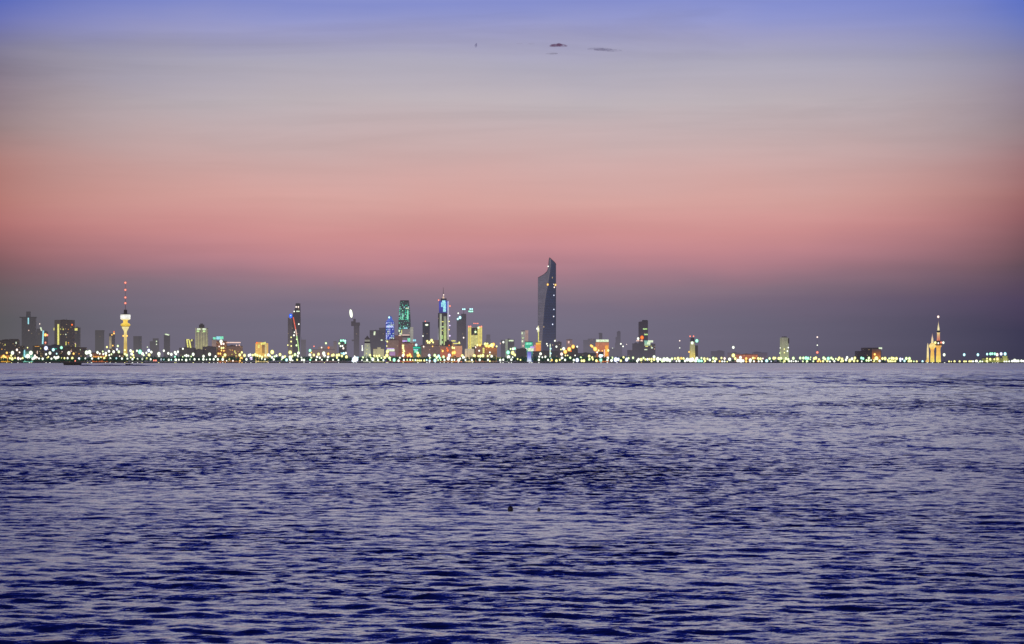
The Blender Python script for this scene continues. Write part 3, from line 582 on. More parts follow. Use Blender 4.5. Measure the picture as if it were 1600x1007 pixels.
b = B('hotel_block', 'reddish hotel front with a column of yellow lights, left of the teal sign', 627, 649, 536.5, 9250, (.2,.11,.08), .08, em=[(0,(236,130,50)),(.3,(170,84,60)),(1,(110,82,78))], lit=.05, rib=.2)
rr = random.Random(8)
for i in range(9): b.lamp('lamp', 630.6 + rr.uniform(-1.4, 1.4), 540.6 + i*1.75, rr.uniform(1,1.6), rr.choice('YYO'))
lamps(b, '637 556 1.8 O;640.4 554.8 2 O;642.2 557.6 1.6 O', 'lamp')
b = B('kiosk', 'small building with stacked teal and mint neon signs at the waterfront', 645.4, 658, 541.5, 9180, (.07,.12,.11), .06, em=[(0,(190,160,70)),(.3,(60,110,90)),(1,(30,90,84))], lit=.04, plant=0, rib=.2)
panels(b, '651 543.6 11 2.4 T;649.6 546.8 7 1.6 C;650 549.6 5.4 3.6 M', 'sign'); lamps(b, '650.4 539.4 1.7 C;652.6 552 1.8 G;654 556.4 2.5 O', 'lamp')
b = B('office_tower', 'dark navy tower with one white roof lamp, left of the blue-crowned tower', 660, 671.4, 504, 9800, (.045,.06,.10), .2, rot=30, lit=.006, plant=0); b.lamp('rooftop_light', 665.6, 508, 2.4, 'W', rz=1.4); lamps(b, '664 502.4 .8 R;660.4 525.4 1 W;666.6 508.4 1 G', 'warning_light')
b = B('apartment_block', 'broad brown block with yellow roof lamps below the navy tower', 657.5, 689, 540, 9300, (.2,.15,.13), .12, em=[(0,(120,92,70)),(.5,(104,84,76)),(1,(84,66,64))], lit=.02, rib=.2)
b.vol('upper_storeys', 664, 684.5, 531.5, front=-3, em=[(0,(96,72,68)),(1,(80,64,64))], lit=.01); lamps(b, '674.4 532.2 1.9 Y;671 535.3 1.7 Y;667.6 533.3 1.3 Y;676.8 535.4 1.2 Y;676 541.6 .9 O;668.4 536 1 Y;662 542 1 P', 'rooftop_light')
# blue-crowned tower
b = B('crowned_tower', 'tallest lit tower with glowing blue crown, pale lit columns and a spire', 684.4, 701, 490, 9700, (.10,.11,.11), .1, lit=.02, deep=.9, plant=0)
b.vol('crown', 685.9, 700.2, 470, 490.4, front=-1, dep=b.dep*.86, em=[(0,(26,30,110)),(.4,(22,40,170)),(.8,(30,60,200)),(1,(30,50,140))], lit=0, rib=.15); b.vol('crown_top', 688.6, 697.6, 466.6, 470, front=-6, dep=16, col=(.06,.06,.10), lit=0)
panels(b, '693.4 472.6 5 6 C;694.6 480 4.4 15 C;690.6 476.4 2.6 7 C', 'crown_light', front=1.4)
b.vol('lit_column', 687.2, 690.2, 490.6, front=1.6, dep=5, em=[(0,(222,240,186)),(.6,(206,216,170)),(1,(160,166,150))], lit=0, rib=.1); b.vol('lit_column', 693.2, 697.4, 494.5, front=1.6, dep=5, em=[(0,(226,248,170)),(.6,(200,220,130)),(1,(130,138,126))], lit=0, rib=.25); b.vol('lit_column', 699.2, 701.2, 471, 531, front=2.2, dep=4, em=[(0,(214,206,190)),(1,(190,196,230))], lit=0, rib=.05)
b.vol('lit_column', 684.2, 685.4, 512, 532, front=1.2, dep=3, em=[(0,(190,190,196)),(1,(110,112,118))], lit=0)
panels(b, '692 503 6 1.4 Y;692.3 511 6 1.5 G;695 518 5 1.3 G;690.9 516.6 1.4 1.6 Y;691 527 1.4 6 G;691 535 1.4 4 G')
q = MB(); y0 = -b.dep*.15; q.lathe([(4.6, b.Z(468.6)), (4.0, b.Z(465)), (1.6, b.Z(462.6))], 10, b.U(692.6), y0); q.build('spire_base', em2('spire_light', [(0,(226,190,150)),(1,(214,190,176))], b.Z(468.6), b.Z(462)), b.root); b.mast(692.4, 463, 449, 1.5, (.16,.12,.14), y0, 'spire'); b.lamp('warning_light', 693.2, 461.2, .8, 'P')
lamps(b, '685.4 469.4 1 R;703 478.6 1.1 R;702.6 493.6 1 V;702.8 509 .9 V;702.8 525 1.1 V;701.8 502.6 .8 Y;701.8 515.4 .8 O', 'warning_light')
b = B('apartment_block', 'orange-lit low block at the foot of the blue-crowned tower', 688, 706, 541, 9220, (.26,.15,.09), .08, em=[(0,(190,130,70)),(.4,(190,96,60)),(1,(104,80,72))], lit=.03, rib=.2); b.vol('upper_storey', 695, 706, 533.5, front=-4, col=(.12,.09,.085), lit=.01)
lamps(b, '691.8 548.8 1.5 O;699.6 548 1.5 D;698.3 544.4 .9 D;701.8 540 .8 D', 'lamp')
b = B('apartment_block', 'salmon-lit block with yellow roof lamps, right of the blue-crowned tower', 709.5, 721.8, 540.5, 9230, (.3,.19,.14), .06, em=[(0,(232,136,92)),(.5,(206,132,104)),(1,(190,140,104))], lit=.02, rib=.2)
b.vol('side_wing', 703.5, 709.5, 536, em=[(0,(250,190,60)),(.5,(190,120,40)),(1,(120,90,70))], front=-2, lit=.1, rib=.2); panels(b, '708.4 533 6.4 2 Y;713.6 537 11 1.6 Y', 'roof_light'); lamps(b, '706.4 543.4 1.7 Y;709.6 544 1.3 Y;710 551.3 2.4 O;707 551.8 2 O;717.6 535.4 1 Y', 'lamp')
# tower under construction with crane
b = B('office_tower', 'plain grey unfinished tower with crane lamps above it', 713.6, 728.2, 496.5, 9900, (.14,.14,.145), .3, lit=.004, plant=0); b.vol('core', 720.4, 728.2, 490.6, front=-.6, col=(.13,.13,.135), lit=0); lamps(b, '716 489.8 1 W;718.8 496.6 1.9 C;715.3 498.8 1.4 C;724.4 528 1 P', 'lamp')
CR = empty('tower_crane', (wx(724.5, 9920), 9935, GZ + b.Z(490.6)), 'tower crane with cyan jib lamps on the grey unfinished tower', 'crane'); k = 9920/F
q = MB(); q.bar((-1,-1,0),(-1,-1,6.4*k),.35); q.bar((1,-1,0),(1,-1,6.4*k),.35); q.bar((1,1,0),(1,1,6.4*k),.35); q.bar((-1,1,0),(-1,1,6.4*k),.35)
for i in range(6): q.bar((-1,-1,i*k),(1,-1,(i+1)*k),.2)
q.build('mast', plain((.10,.10,.10), .35), CR)
q = MB(); q.bar((-14,0,6.6*k),(40,0,6.6*k),.4); q.bar((-14,0,7.4*k),(40,0,6.9*k),.35); q.bar((0,0,6.4*k),(0,0,9*k),.35); q.bar((0,0,9*k),(34,0,6.8*k),.15); q.bar((0,0,9*k),(-13,0,7*k),.15)
for i in range(9): q.bar((-14+6*i,0,6.6*k),(-11+6*i,0,7.2*k),.2)
q.build('jib', plain((.10,.10,.10), .35), CR)
for x, y in ((723.2,483.2),(726,483.2),(734.6,483),(737.6,483),(733,486.6),(735.6,486.8),(738,486.6)):
    q = MB(); q.ball((0,0,0), 1.4*1.15*k, 1.4*1.1*k, 1.4*1.15*k); q = q.build('lamp', glow('C' if y < 484 else 'M'), CR, True); q.location = ((x-724.5)*k, -1.5, (490.6-y)*k)
b = B('office_block', 'bright yellow floodlit block with a dark square notch and red roof lamps', 731.2, 753.2, 512, 9560, (.4,.38,.2), .03, em=[(0,(222,216,140)),(.3,(208,204,120)),(1,(206,202,118))], lit=.08, litcol=(255,255,160), plant=0, rib=.35, roof=False, deep=.7)
b.vol('notch', 736.4, 746.2, 512.2, 524, col=(.10,.115,.115), front=.7, dep=4, lit=.05, rib=.1); b.vol('corner_tower', 731.2, 735.6, 510.2, 512, em=[(0,(200,196,120)),(1,(190,180,120))], lit=0); b.vol('corner_tower', 748.6, 753.2, 510.2, 512, em=[(0,(230,220,120)),(1,(210,190,110))], lit=0)
for x in (731.8, 735, 747.4, 749.8, 752.4): b.vol('light_pier', x-.5, x+.5, 510.6, front=1.4, dep=3, em=[(0,(255,225,60)),(1,(232,214,110))], lit=0, rib=.05)
lamps(b, '732.6 510.6 1.1 R;735.4 510.4 1 R;749.4 511 .9 R;752.2 510.6 1.1 R;740.6 505.7 .8 R;743.6 505.8 .8 R;746.6 505.8 .8 R', 'warning_light'); lamps(b, '747.6 512.6 1.5 G;743 519 1.5 G'); b.mast(743.6, 512, 505.6, .5)
b = B('hazy_tower', 'faint narrow grey tower right of the yellow floodlit block', 760, 766, 523.5, 10800, (.13,.12,.125), .52, lit=0, plant=0); b.vol('base_block', 759, 766.4, 530, front=.5, lit=0)
b = B('low_building', 'low round cream floodlit building in front of the yellow block', 726.3, 741, 545.8, 9160, (.36,.33,.27), .05, em=[(0,(255,232,150)),(.4,(226,196,150)),(1,(190,180,150))], lit=.02, rib=.3, wall=False, roof=False)
q = MB(); q.lathe([(b.w*.5, -2), (b.w*.5, b.h), (b.w*.48, b.h+1), (.3, b.h+1.6)], 24); q.build('wall', b.mat, b.root); b.vol('stair_block', 737, 742.5, 542.5, col=(.07,.07,.06), front=-18, dep=8, lit=0)
b = B('hotel_block', 'brown hotel block with one white window lamp, below the yellow floodlit block', 741.2, 757, 540.5, 9230, (.2,.13,.10), .08, em=[(0,(150,96,60)),(1,(112,78,62))], lit=.02, rib=.2); lamps(b, '748.7 548.4 1.2 W;746 539.6 1.5 Y;750 539.6 1.8 O;743 543 1.2 P', 'lamp'); b.panel('light_strip', 755.6, 548, 2.8, 8.4, 'Y')
b = B('hotel_block', 'brown block crowned by a row of blazing orange roof lamps', 757, 776.5, 543.5, 9240, (.22,.14,.09), .08, em=[(0,(122,98,60)),(.5,(110,82,56)),(1,(170,96,40))], lit=.02, rib=.2, plant=0)
lamps(b, '758.2 538 2 Y;760 540.4 2.4 O;763.6 541.6 2 O;766 540.6 1.7 Y;768.4 539.6 2.4 Y;771 538.6 2.2 O;769.6 542 1.8 O;761.6 537.6 1.4 Y;776 541.6 1.2 Y', 'rooftop_light'); lamps(b, '765.4 551 1.1 W;765.4 554.6 .8 Y')
b.vol('terrace', 769.5, 784, 558.2, 562, front=3, dep=10, em=[(0,(196,186,80)),(1,(130,140,80))], lit=0)
b = B('office_block', 'narrow grey-green block with a single lamp, left of the roof-lit grey block', 782.5, 789.4, 532, 9700, (.14,.145,.14), .3, lit=.01, plant=0); b.lamp('lamp', 786.5, 535, 1.4, 'W'); b.panel('lit_window', 781.8, 537, 1.2, 2.4, 'P')
b = B('office_block', 'grey-green block with one lit corner column and a white roof light', 789.4, 803.6, 531.5, 9560, (.13,.15,.14), .18, lit=.01); b.vol('lit_corner', 789.6, 793.4, 530.6, front=1, dep=8, em=[(0,(150,170,140)),(1,(158,166,142))], lit=0); b.panel('roof_light', 798.6, 532.6, 7.4, 2.2, 'W'); lamps(b, '797.9 545.6 1.2 G;801.8 545.4 1.7 W;804.4 545 1.6 M;793.8 551 2.5 M;801 551.7 2.5 Y;804.2 555 1.9 Y', 'lamp')
b = B('apartment_tower', 'pale tower, left half white and right half pinkish, left of the tallest tower', 814.2, 825.2, 517.2, 9600, (.3,.3,.28), .18, em=[(0,(130,132,122)),(1,(150,150,140))], lit=.08, litcol=(230,255,230), rib=.5, plant=0)
b.vol('pink_half', 820.6, 825.4, 516.4, front=1, em=[(0,(160,120,104)),(1,(170,136,122))], lit=0, rib=.25); panels(b, '816 521 2 3 W;816.4 533.6 2.4 3 W;817.4 540.8 2 2.4 P;817 528.6 1.4 2 G')
b = B('low_building', 'low dark green-grey block behind the blue fountain', 806, 823, 545.5, 9200, (.06,.085,.075), .1, lit=.01)
b = B('kiosk', 'teal lit building with a white and violet sign above the blue fountain', 820.4, 832.4, 534.5, 9300, (.06,.25,.2), .04, em=[(0,(70,80,150)),(.35,(60,110,120)),(.7,(40,190,150)),(1,(50,150,120))], lit=.02, rib=.15, plant=0)
panels(b, '826 537.4 9 3.4 M;829.3 546.6 9 5 W', 'sign'); panels(b, '831.6 543 6 3 V', 'sign'); b.lamp('lamp', 822.2, 546.2, 1.6, 'W')
# fountain of blue light at the shore
d = 8985; k = d/F; root = empty('light_fountain', (wx(827, d), d, GZ), 'tall glowing blue light pillar at the water edge, left of the tallest tower', 'fountain')
q = MB(); q.lathe([(3.8*k, 0), (3.3*k, 3*k), (2.9*k, 8*k), (3.0*k, 13*k), (3.4*k, 16.5*k), (2.2*k, 17*k)], 16); q.build('pillar', em2('pillar_light', [(0,(250,252,255)),(.22,(206,226,255)),(.5,(140,150,240)),(.85,(104,108,206)),(1,(88,86,160))], 0, 17*k, 0), root, True)
q = MB(); q.lathe([(5.5*k, -1), (5.2*k, 1.0*k), (4.6*k, 1.2*k)], 20); q.build('basin', plain((.06,.07,.10), .05), root)
b = B('spired_hall', 'small orange floodlit hall topped by a white lit minaret-like spire', 837.2, 845, 535.5, 9300, (.35,.2,.1), .04, em=[(0,(255,170,70)),(.5,(236,138,56)),(.85,(226,140,56)),(1,(255,225,70))], lit=0, rib=.08, plant=0, deep=.6)
b.vol('side_wall', 834.4, 837.2, 539.2, em=[(0,(230,150,150)),(1,(200,130,140))], lit=0, front=-1); b.vol('roof_lantern', 840.6, 845.6, 533, 535.4, em=[(0,(255,240,150)),(1,(226,210,120))], lit=0, front=-2, dep=6)
q = MB(); q.bar((b.U(841.4), 0, b.Z(533)), (b.U(841.4), 0, b.Z(520)), 1.9, 1.7); q.build('spire_shaft', flat('Y'), b.root); q = MB(); q.lathe([(1.6, b.Z(520)), (4.6, b.Z(518)), (4.2, b.Z(514)), (2.6, b.Z(510.6)), (.3, b.Z(509))], 12, b.U(841), 0); q.build('spire_top', em2('spire_top_light', [(0,(240,240,170)),(.5,(255,255,220)),(1,(220,220,160))], b.Z(520), b.Z(509)), b.root); b.lamp('lamp', 839.6, 514, 1.5, 'W')

# the tallest tower: stone-coloured left face, dark glass right face that twists round it
d = 9600; k = d/F; root = empty('skyscraper', (wx(855, d), d+45, GZ), 'tallest skyscraper, sculpted grey and dark blue with a sharp raised right peak', 'skyscraper')
Zd = lambda y: wz(y, d) - GZ
topc = [(840.8, 434), (842.5, 432.6), (846, 431), (849.5, 429), (852.5, 426.5), (855, 424), (856.2, 421), (857, 415), (857.6, 408), (858.4, 403), (859.3, 403.2), (861.5, 405.4), (864.5, 408), (867.2, 410.6), (868.6, 412.4), (868.9, 414)]
ridge = [(403, 860.8), (414, 860.6), (430, 858.6), (445, 856.2), (460, 853.2), (480, 850.6), (505, 848.6), (535, 847), (570, 846.2)]
def interp(tab, v):
    for (a0, b0), (a1, b1) in zip(tab, tab[1:]):
        if a0 <= v <= a1: return b0 + (b1-b0)*(v-a0)/(a1-a0)
    return tab[0][1] if v < tab[0][0] else tab[-1][1]
cols = [840.8 + i*(868.9-840.8)/56 for i in range(57)]; NR = 70
sn = MB(); gl = MB(); bk = MB(); P = []
for x in cols:
    yt = interp(topc, x); col_ = []
    for i in range(NR+1):
        y = yt + (570-yt)*i/NR; r = interp(ridge, y); X = (x-855)*k
        dep = -45 + (1.15*k*(math.hypot(r-x, 1.6)-1.6) if x < r else .62*k*(math.hypot(x-r, 1.6)-1.6))
        col_.append((X, min(dep, 30), Zd(y)))
    P.append(col_)
for j in range(56):
    for i in range(NR):
        y = 403+(570-403)*i/NR; xm = (cols[j]+cols[j+1])/2; yt = interp(topc, xm); yy = yt+(570-yt)*(i+.5)/NR
        T_ = sn if xm < interp(ridge, yy) else gl
        b0 = len(T_.v); T_.v += [P[j][i], P[j+1][i], P[j+1][i+1], P[j][i+1]]; T_.f.append((b0, b0+3, b0+2, b0+1)); T_.mi.append(0)
st_m = facade('stone_face', (.33,.33,.36), .42, lit=.004, glass=.72, floor=11, bay=7); gl_m = facade('glass_face', (.03,.10,.25), .26, lit=.010, glass=.6, floor=11, bay=7, rough=.3)
sn.build('stone_face', st_m, root); gl.build('glass_face', gl_m, root)
bk.quadgrid([[p[0] for p in P], [(p[0][0], 34, p[0][2]) for p in P], [(p[0][0], 34, -2) for p in P]]); bk.quadgrid([[P[0][i] for i in (0, NR)], [(P[0][0][0], 34, P[0][0][2]), (P[0][0][0], 34, -2)]]); bk.quadgrid([[P[-1][i] for i in (0, NR)], [(P[-1][0][0], 34, P[-1][0][2]), (P[-1][0][0], 34, -2)]])
bk.build('back_wall', facade('back_wall', (.10,.10,.12), .2, lit=0), root)
q = MB()
for c0, c1 in zip(P, P[1:]): q.bar(c0[0], c1[0], 1.0, seg=6)
q.build('parapet', plain((.05,.045,.05), .1), root)
def tl(x, y, r, c, fr=0):
    q = MB(); q.ball((0,0,0), 1.4*r*k, 1.4*r*k, 1.4*r*1.15*k); q = q.build('warning_light', glow(c), root, True); rg = interp(ridge, y); q.location = ((x-855)*k, -45 + (1.15*(rg-x)*k if x < rg else .62*(x-rg)*k) - r*k - 1, Zd(y))
for a_ in ((856.6,416.4,.9,'W'), (855.8,445,1.3,'O'), (868,445.3,1.3,'O'), (866.2,449,.9,'P'), (865.6,461.6,.7,'B'), (865.6,483.6,.7,'B'), (865.4,494.6,.7,'B'), (863.6,507,.8,'B'), (865.3,444.4,.6,'P')): tl(*a_)
b = B('office_block', 'dark block touching the right foot of the tallest tower', 866.5, 877.4, 535, 9400, (.07,.07,.075), .14, lit=.02); lamps(b, '869.4 542 1.3 W;867 532.9 1.1 W', 'lamp')
b = B('low_building', 'low dark green-grey block in front of the tallest tower', 833, 873, 549.5, 9240, (.055,.08,.07), .1, lit=.01)
lamps(b, '854.4 537.6 1 W;855.6 540.6 .8 W;844.6 553.2 1.8 W', 'lamp')
d = 9020; k = d/F; root = empty('light_mast', (wx(859.7, d), d, GZ), 'tall white lit flagpole-like mast in front of the tallest tower', 'mast')
q = MB(); q.bar((0,0,0),(0,0,29*k),2.6,1.9,10); q.build('pole', flat('W'), root)
for y in (6, 14, 21.5): q = MB(); q.ball((.6*k,-2,y*k), 1.4*1.2*k, 1.4*1.1*k, 1.4*1.2*k); q.build('lamp', glow('C'), root, True)
q = MB(); q.box(-5,5,-5,5,-1,2.2); q.build('plinth', plain((.12,.12,.12), .05), root)
b = B('apartment_tower', 'rust-brown rounded tower with diagonal orange lamps, right of the tallest tower', 885, 894.4, 531, 9600, (.26,.17,.13), .25, em=[(0,(130,84,60)),(.6,(130,90,76)),(1,(112,86,80))], lit=.03, rib=.3, plant=2); b.panel('lit_window', 888.6, 535, 2.4, 3.4, 'P')
b = B('office_block', 'dark green block with big orange lamps on its stepped roof', 879, 903, 547.5, 9280, (.07,.075,.06), .1, lit=.02); b.vol('upper_storey', 893.5, 902.6, 541, front=-3); lamps(b, '883.2 550 2.7 O;889.3 546 2.8 O;895.4 542 2.5 O;880.7 545.4 2.1 W;877.5 553.6 2 P;901.9 542 1.2 W;876.5 546.4 1 Y;892 548.8 1 D', 'rooftop_light')
b = B('low_building', 'low dark green-grey block right of the orange-lamp roof', 900, 932, 552.5, 9220, (.06,.08,.07), .1, lit=.015)
b = B('hazy_tower', 'faint grey stepped block left of the orange building with the white roof sign', 911.5, 920, 532, 10300, (.13,.125,.13), .48, lit=.004, plant=0); b.vol('step', 918.5, 931, 529.4, front=-4, lit=.004); b.panel('roof_light', 925, 531.6, 5.4, 3, 'P', mat=plain((.5,.5,.48), .3)); b.panel('lit_window', 921.6, 535, 3, 2.4, 'Y', mat=plain((.45,.42,.3), .35))
b = B('hotel_block', 'orange floodlit building under a long white roof sign', 931, 951.4, 535, 9300, (.35,.2,.12), .05, em=[(0,(226,130,60)),(.5,(190,104,64)),(1,(176,110,80))], lit=.02, rib=.15, plant=0)
b.panel('sign', 941.2, 532.8, 19.6, 3.8, 'W'); b.panel('light_strip', 947.8, 548.6, 4.8, 17, 'O', front=1.4); b.panel('light_strip', 944.4, 553, 1.6, 13, 'P', front=1); lamps(b, '923.4 540.3 1.5 O;925.2 541.6 1.7 O;930 545.7 2.9 O;928.6 544.4 1.8 Y;935.2 548 1.2 Y;950.3 548 1.5 Y;933 550.8 1.1 W;941 548.6 .9 O', 'lamp'); b.vol('porch', 934.6, 943, 550, 560, col=(.06,.06,.09), front=1, dep=4, lit=0)
b = B('hazy_tower', 'narrow dark hazy tower behind the white roof sign', 936, 941.2, 521.5, 10500, (.11,.10,.11), .4, lit=0, plant=0); b.vol('cap', 935.6, 940, 520.4, 523, front=.5, lit=0)
b = B('hazy_tower', 'tall faint irregular grey tower midway between orange building and dark right tower', 964, 969.6, 519, 10900, (.12,.11,.12), .5, lit=0, plant=0); b.vol('shoulder', 962, 969, 527, front=.5, lit=0); b.vol('base_block', 961, 972, 536, front=1, lit=0); b.vol('crest', 965.4, 968.6, 517.4, 519, front=-2, dep=6, lit=0)
lamps(b, '970 537.7 1.1 W;973.4 541.6 1 W;957 545.3 1.2 W;979 538.4 .5 P', 'lamp', front=4)
b = B('hazy_tower', 'low faint green-grey block right of the orange building', 952, 963, 545, 10200, (.13,.14,.13), .45, lit=.01, plant=0)
# dark tower right of centre
b = B('office_tower', 'dark tower with sloping top and two lit floors, right of centre', 998.2, 1012.4, 502, 9700, (.06,.055,.07), .18, lit=.004, wall=False, roof=False, deep=.8)
q = MB(); q.prism([(-b.w/2,-b.dep/2),(b.w/2,-b.dep/2),(b.w/2,b.dep/2),(-b.w/2,b.dep/2)], -2, 0, [b.Z(503.2), b.Z(501), b.Z(501), b.Z(503.2)]); q.build('wall', b.mat, b.root); q = MB(); q.box(-b.w*.1, b.w*.46, -b.dep*.3, b.dep*.4, b.Z(502.4), b.Z(500.4)); q.build('plant_room', plain((.05,.05,.055), .18), b.root)
panels(b, '1008 514.4 6.6 1.8 G;1009.4 523 5.4 2 G;1006 514.6 1.4 1.2 W'); lamps(b, '1003 527.8 2.4 D;1003.2 527.6 1.4 O;997 529.4 1.6 W', 'rooftop_light'); panels(b, '996.6 532.6 4.6 2 P;1002.6 532.6 3.6 2.2 P')
b = B('office_block', 'dark stepped block on the left of the dark right-of-centre tower', 988.4, 1001, 537.5, 9500, (.085,.085,.085), .22, lit=.008); b.vol('low_step', 980.5, 989.5, 547.2, front=2)
b = B('office_block', 'dark grey block with a bright mint and white lit upper corner', 1005.5, 1024, 538, 9480, (.095,.095,.09), .2, lit=.008); b.vol('green_base', 1000, 1008, 534, front=-1, col=(.06,.09,.075), lit=0)
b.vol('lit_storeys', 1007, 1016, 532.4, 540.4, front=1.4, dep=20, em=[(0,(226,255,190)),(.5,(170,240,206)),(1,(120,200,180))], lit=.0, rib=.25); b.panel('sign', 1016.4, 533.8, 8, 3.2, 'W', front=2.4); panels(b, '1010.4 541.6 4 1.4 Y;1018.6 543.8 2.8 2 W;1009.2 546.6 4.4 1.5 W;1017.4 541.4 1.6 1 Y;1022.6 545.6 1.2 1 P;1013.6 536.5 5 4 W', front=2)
# slim lit tower
d = 9420; b = B('slim_tower', 'slim yellow floodlit tower with a dark cap and two red lamps', 1078, 1086.4, 533.5, d, (.35,.33,.2), .06, em=[(0,(255,236,110)),(.3,(244,220,100)),(.62,(170,168,104)),(1,(132,134,110))], lit=.06, litcol=(255,250,160), deep=1, wall=False, roof=False, rib=.2)
q = MB(); q.lathe([(b.w*.56, -2), (b.w*.5, b.Z(550)), (b.w*.44, b.Z(534))], 18); q.build('wall', b.mat, b.root); q = MB(); q.lathe([(b.w*.44, b.Z(534)), (b.w*.34, b.Z(531)), (b.w*.36, b.Z(528.4)), (b.w*.1, b.Z(527.8))], 14); q.build('cap', plain((.07,.065,.075), .15), b.root)
b.vol('dark_side', 1086.2, 1091, 540, front=-14, dep=14, col=(.11,.10,.10), lit=0); lamps(b, '1078.2 525.8 1 R;1083.6 525.8 1 R;1076.6 550.2 1.2 O', 'warning_light'); b.lamp('rooftop_light', 1081.4, 536.2, 1.9, 'W'); b.lamp('rooftop_light', 1088.6, 532.9, 2.2, 'M')
b.mast(1078.2, 530, 526, .4); b.mast(1083.6, 530, 526, .4)
for l, x0, x1, y, c, e_ in [('faint brown block in haze right of the slim yellow tower', 1112, 1132, 549.5, (.14,.11,.11), None), ('low dim block below the lone white lamp on the right', 1138, 1156, 552, (.15,.11,.10), [(0,(150,110,50)),(1,(86,68,70))]), ('long low orange-lit block on the right shore', 1152, 1184, 554.2, (.3,.17,.11), [(0,(190,120,50)),(.6,(176,92,56)),(1,(160,92,64))]), ('dim brown block at the right end of the orange-lit block', 1177, 1199, 551.6, (.12,.10,.10), [(0,(110,70,50)),(1,(70,60,66))])]:
    b = B('low_building', l, x0, x1, y, 9500 if 'faint' in l or 'dim' in l else 9240, c, .35 if e_ is None or 'dim' in l else .1, em=e_, lit=.01, rib=.15)
    if 'lone' in l: lamps(b, '1145.6 543.2 1.8 W;1145.6 555.7 2.5 Y', 'rooftop_light'); b.mast(1145.6, 552, 543.5, .5)
# cylindrical lit tower
b = B('round_tower', 'floodlit grey-green round tower standing alone on the right', 1219.2, 1233.2, 528, 9420, (.3,.31,.25), .05, em=[(0,(200,226,130)),(.2,(150,158,112)),(.6,(122,126,100)),(1,(112,116,98))], lit=.04, litcol=(240,255,190), wall=False, roof=False, deep=1, rib=.3)
q = MB(); q.lathe([(b.w*.5, -2), (b.w*.49, b.Z(528.4)), (b.w*.47, b.Z(527.6)), (.4, b.Z(527.4))], 24); q.build('wall', b.mat, b.root); q = MB(); q.lathe([(b.w*.30, b.Z(527.6)), (b.w*.28, b.Z(526.2)), (.3, b.Z(526))], 16); q.build('cap', plain((.09,.09,.085), .1), b.root)
for i in range(9):
    a_ = math.radians(-155 + i*16); q = MB(); q.bar((b.w*.5*math.cos(a_), b.w*.5*math.sin(a_), 0), (b.w*.49*math.cos(a_), b.w*.49*math.sin(a_), b.Z(529)), .5); q.build('rib', em2('rib_light', [(0,(226,246,170)),(1,(140,142,118))], 0, b.Z(529)), b.root)
b.vol('dark_recess', 1230, 1233.4, 529, 537, front=-b.dep*.16, dep=9, col=(.03,.03,.045), lit=0); lamps(b, '1225.4 545.8 .8 Y;1225.6 551.4 .8 Y;1231.6 543.5 .9 W;1230.2 549 1.1 W;1219 544 .7 W;1218.4 552 .8 G')
# red-lit mast
d = 9300; k = d/F; root = empty('radio_mast', (wx(1277, d), d, GZ), 'thin radio mast with two white lamps and a red one, on the right', 'mast'); q = MB(); q.bar((0,0,0),(0,0,wz(526.5,d)-GZ),.9,.35); q.build('pole', plain((.10,.10,.12), .4), root)
for y, r, c in ((527.1,1.1,'P'),(539.7,.9,'W'),(551,1.7,'R')): q = MB(); q.ball((0,-1,wz(y,d)-GZ), 1.4*r*k, 1.4*r*k, 1.4*r*k); q.build('lamp', glow(c), root, True)
d = 9300; k = d/F; root = empty('radio_mast', (wx(1062, d), d, GZ), 'thin radio mast with two tiny white lamps, left of the slim yellow tower', 'mast'); q = MB(); q.bar((0,0,0),(0,0,wz(532,d)-GZ),.7,.3); q.build('pole', plain((.10,.10,.12), .5), root)
for y, r, c in ((532.8,.9,'P'),(544,.8,'W')): q = MB(); q.ball((0,-1,wz(y,d)-GZ), 1.4*r*k, 1.4*r*k, 1.4*r*k); q.build('lamp', glow(c), root, True)
# dark block far right with orange corner
b = B('apartment_block', 'dark stepped block with an orange glowing right corner, far right', 1340.2, 1377, 549.4, 9300, (.055,.05,.055), .08, lit=.01, plant=0)
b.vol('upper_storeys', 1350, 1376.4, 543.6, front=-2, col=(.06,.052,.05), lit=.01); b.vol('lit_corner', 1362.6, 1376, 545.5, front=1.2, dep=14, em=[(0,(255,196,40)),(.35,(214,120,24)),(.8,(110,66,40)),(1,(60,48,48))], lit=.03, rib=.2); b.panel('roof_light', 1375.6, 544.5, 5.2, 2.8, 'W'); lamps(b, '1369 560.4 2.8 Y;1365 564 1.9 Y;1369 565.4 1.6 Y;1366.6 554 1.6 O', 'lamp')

# the three shoreline towers with spheres
d = 9020; k = d/F
def spiretower(x, label): return empty('sphere_tower' if 'sphere' in label else 'needle_tower', (wx(x, d), d, GZ), label, 'tower')
warm = [(0,(255,238,118)),(.5,(250,198,88)),(1,(232,168,78))]
Zt = lambda y: wz(y, d) - GZ
root = spiretower(1449.7, 'thin floodlit needle, leftmost of the three shoreline towers, with no ball on it')
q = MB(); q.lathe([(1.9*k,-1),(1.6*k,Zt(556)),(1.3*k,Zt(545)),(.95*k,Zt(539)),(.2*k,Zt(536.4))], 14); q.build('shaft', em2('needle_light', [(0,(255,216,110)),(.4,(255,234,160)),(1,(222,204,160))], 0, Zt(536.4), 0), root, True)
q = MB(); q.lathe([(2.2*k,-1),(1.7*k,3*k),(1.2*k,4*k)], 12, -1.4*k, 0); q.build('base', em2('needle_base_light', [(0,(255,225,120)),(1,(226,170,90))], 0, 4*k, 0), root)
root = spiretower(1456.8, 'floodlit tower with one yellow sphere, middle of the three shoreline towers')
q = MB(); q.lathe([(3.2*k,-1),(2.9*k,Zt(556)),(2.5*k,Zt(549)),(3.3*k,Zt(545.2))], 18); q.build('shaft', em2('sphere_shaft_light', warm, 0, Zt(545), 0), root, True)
q = MB(); q.ball((0,0,Zt(541)), 5.1*k, 5.1*k, 5.0*k, 20, 14); q.build('sphere', em2('sphere_light', [(0,(248,200,90)),(.6,(255,228,140)),(1,(226,180,104))], Zt(546), Zt(536), 0), root, True)
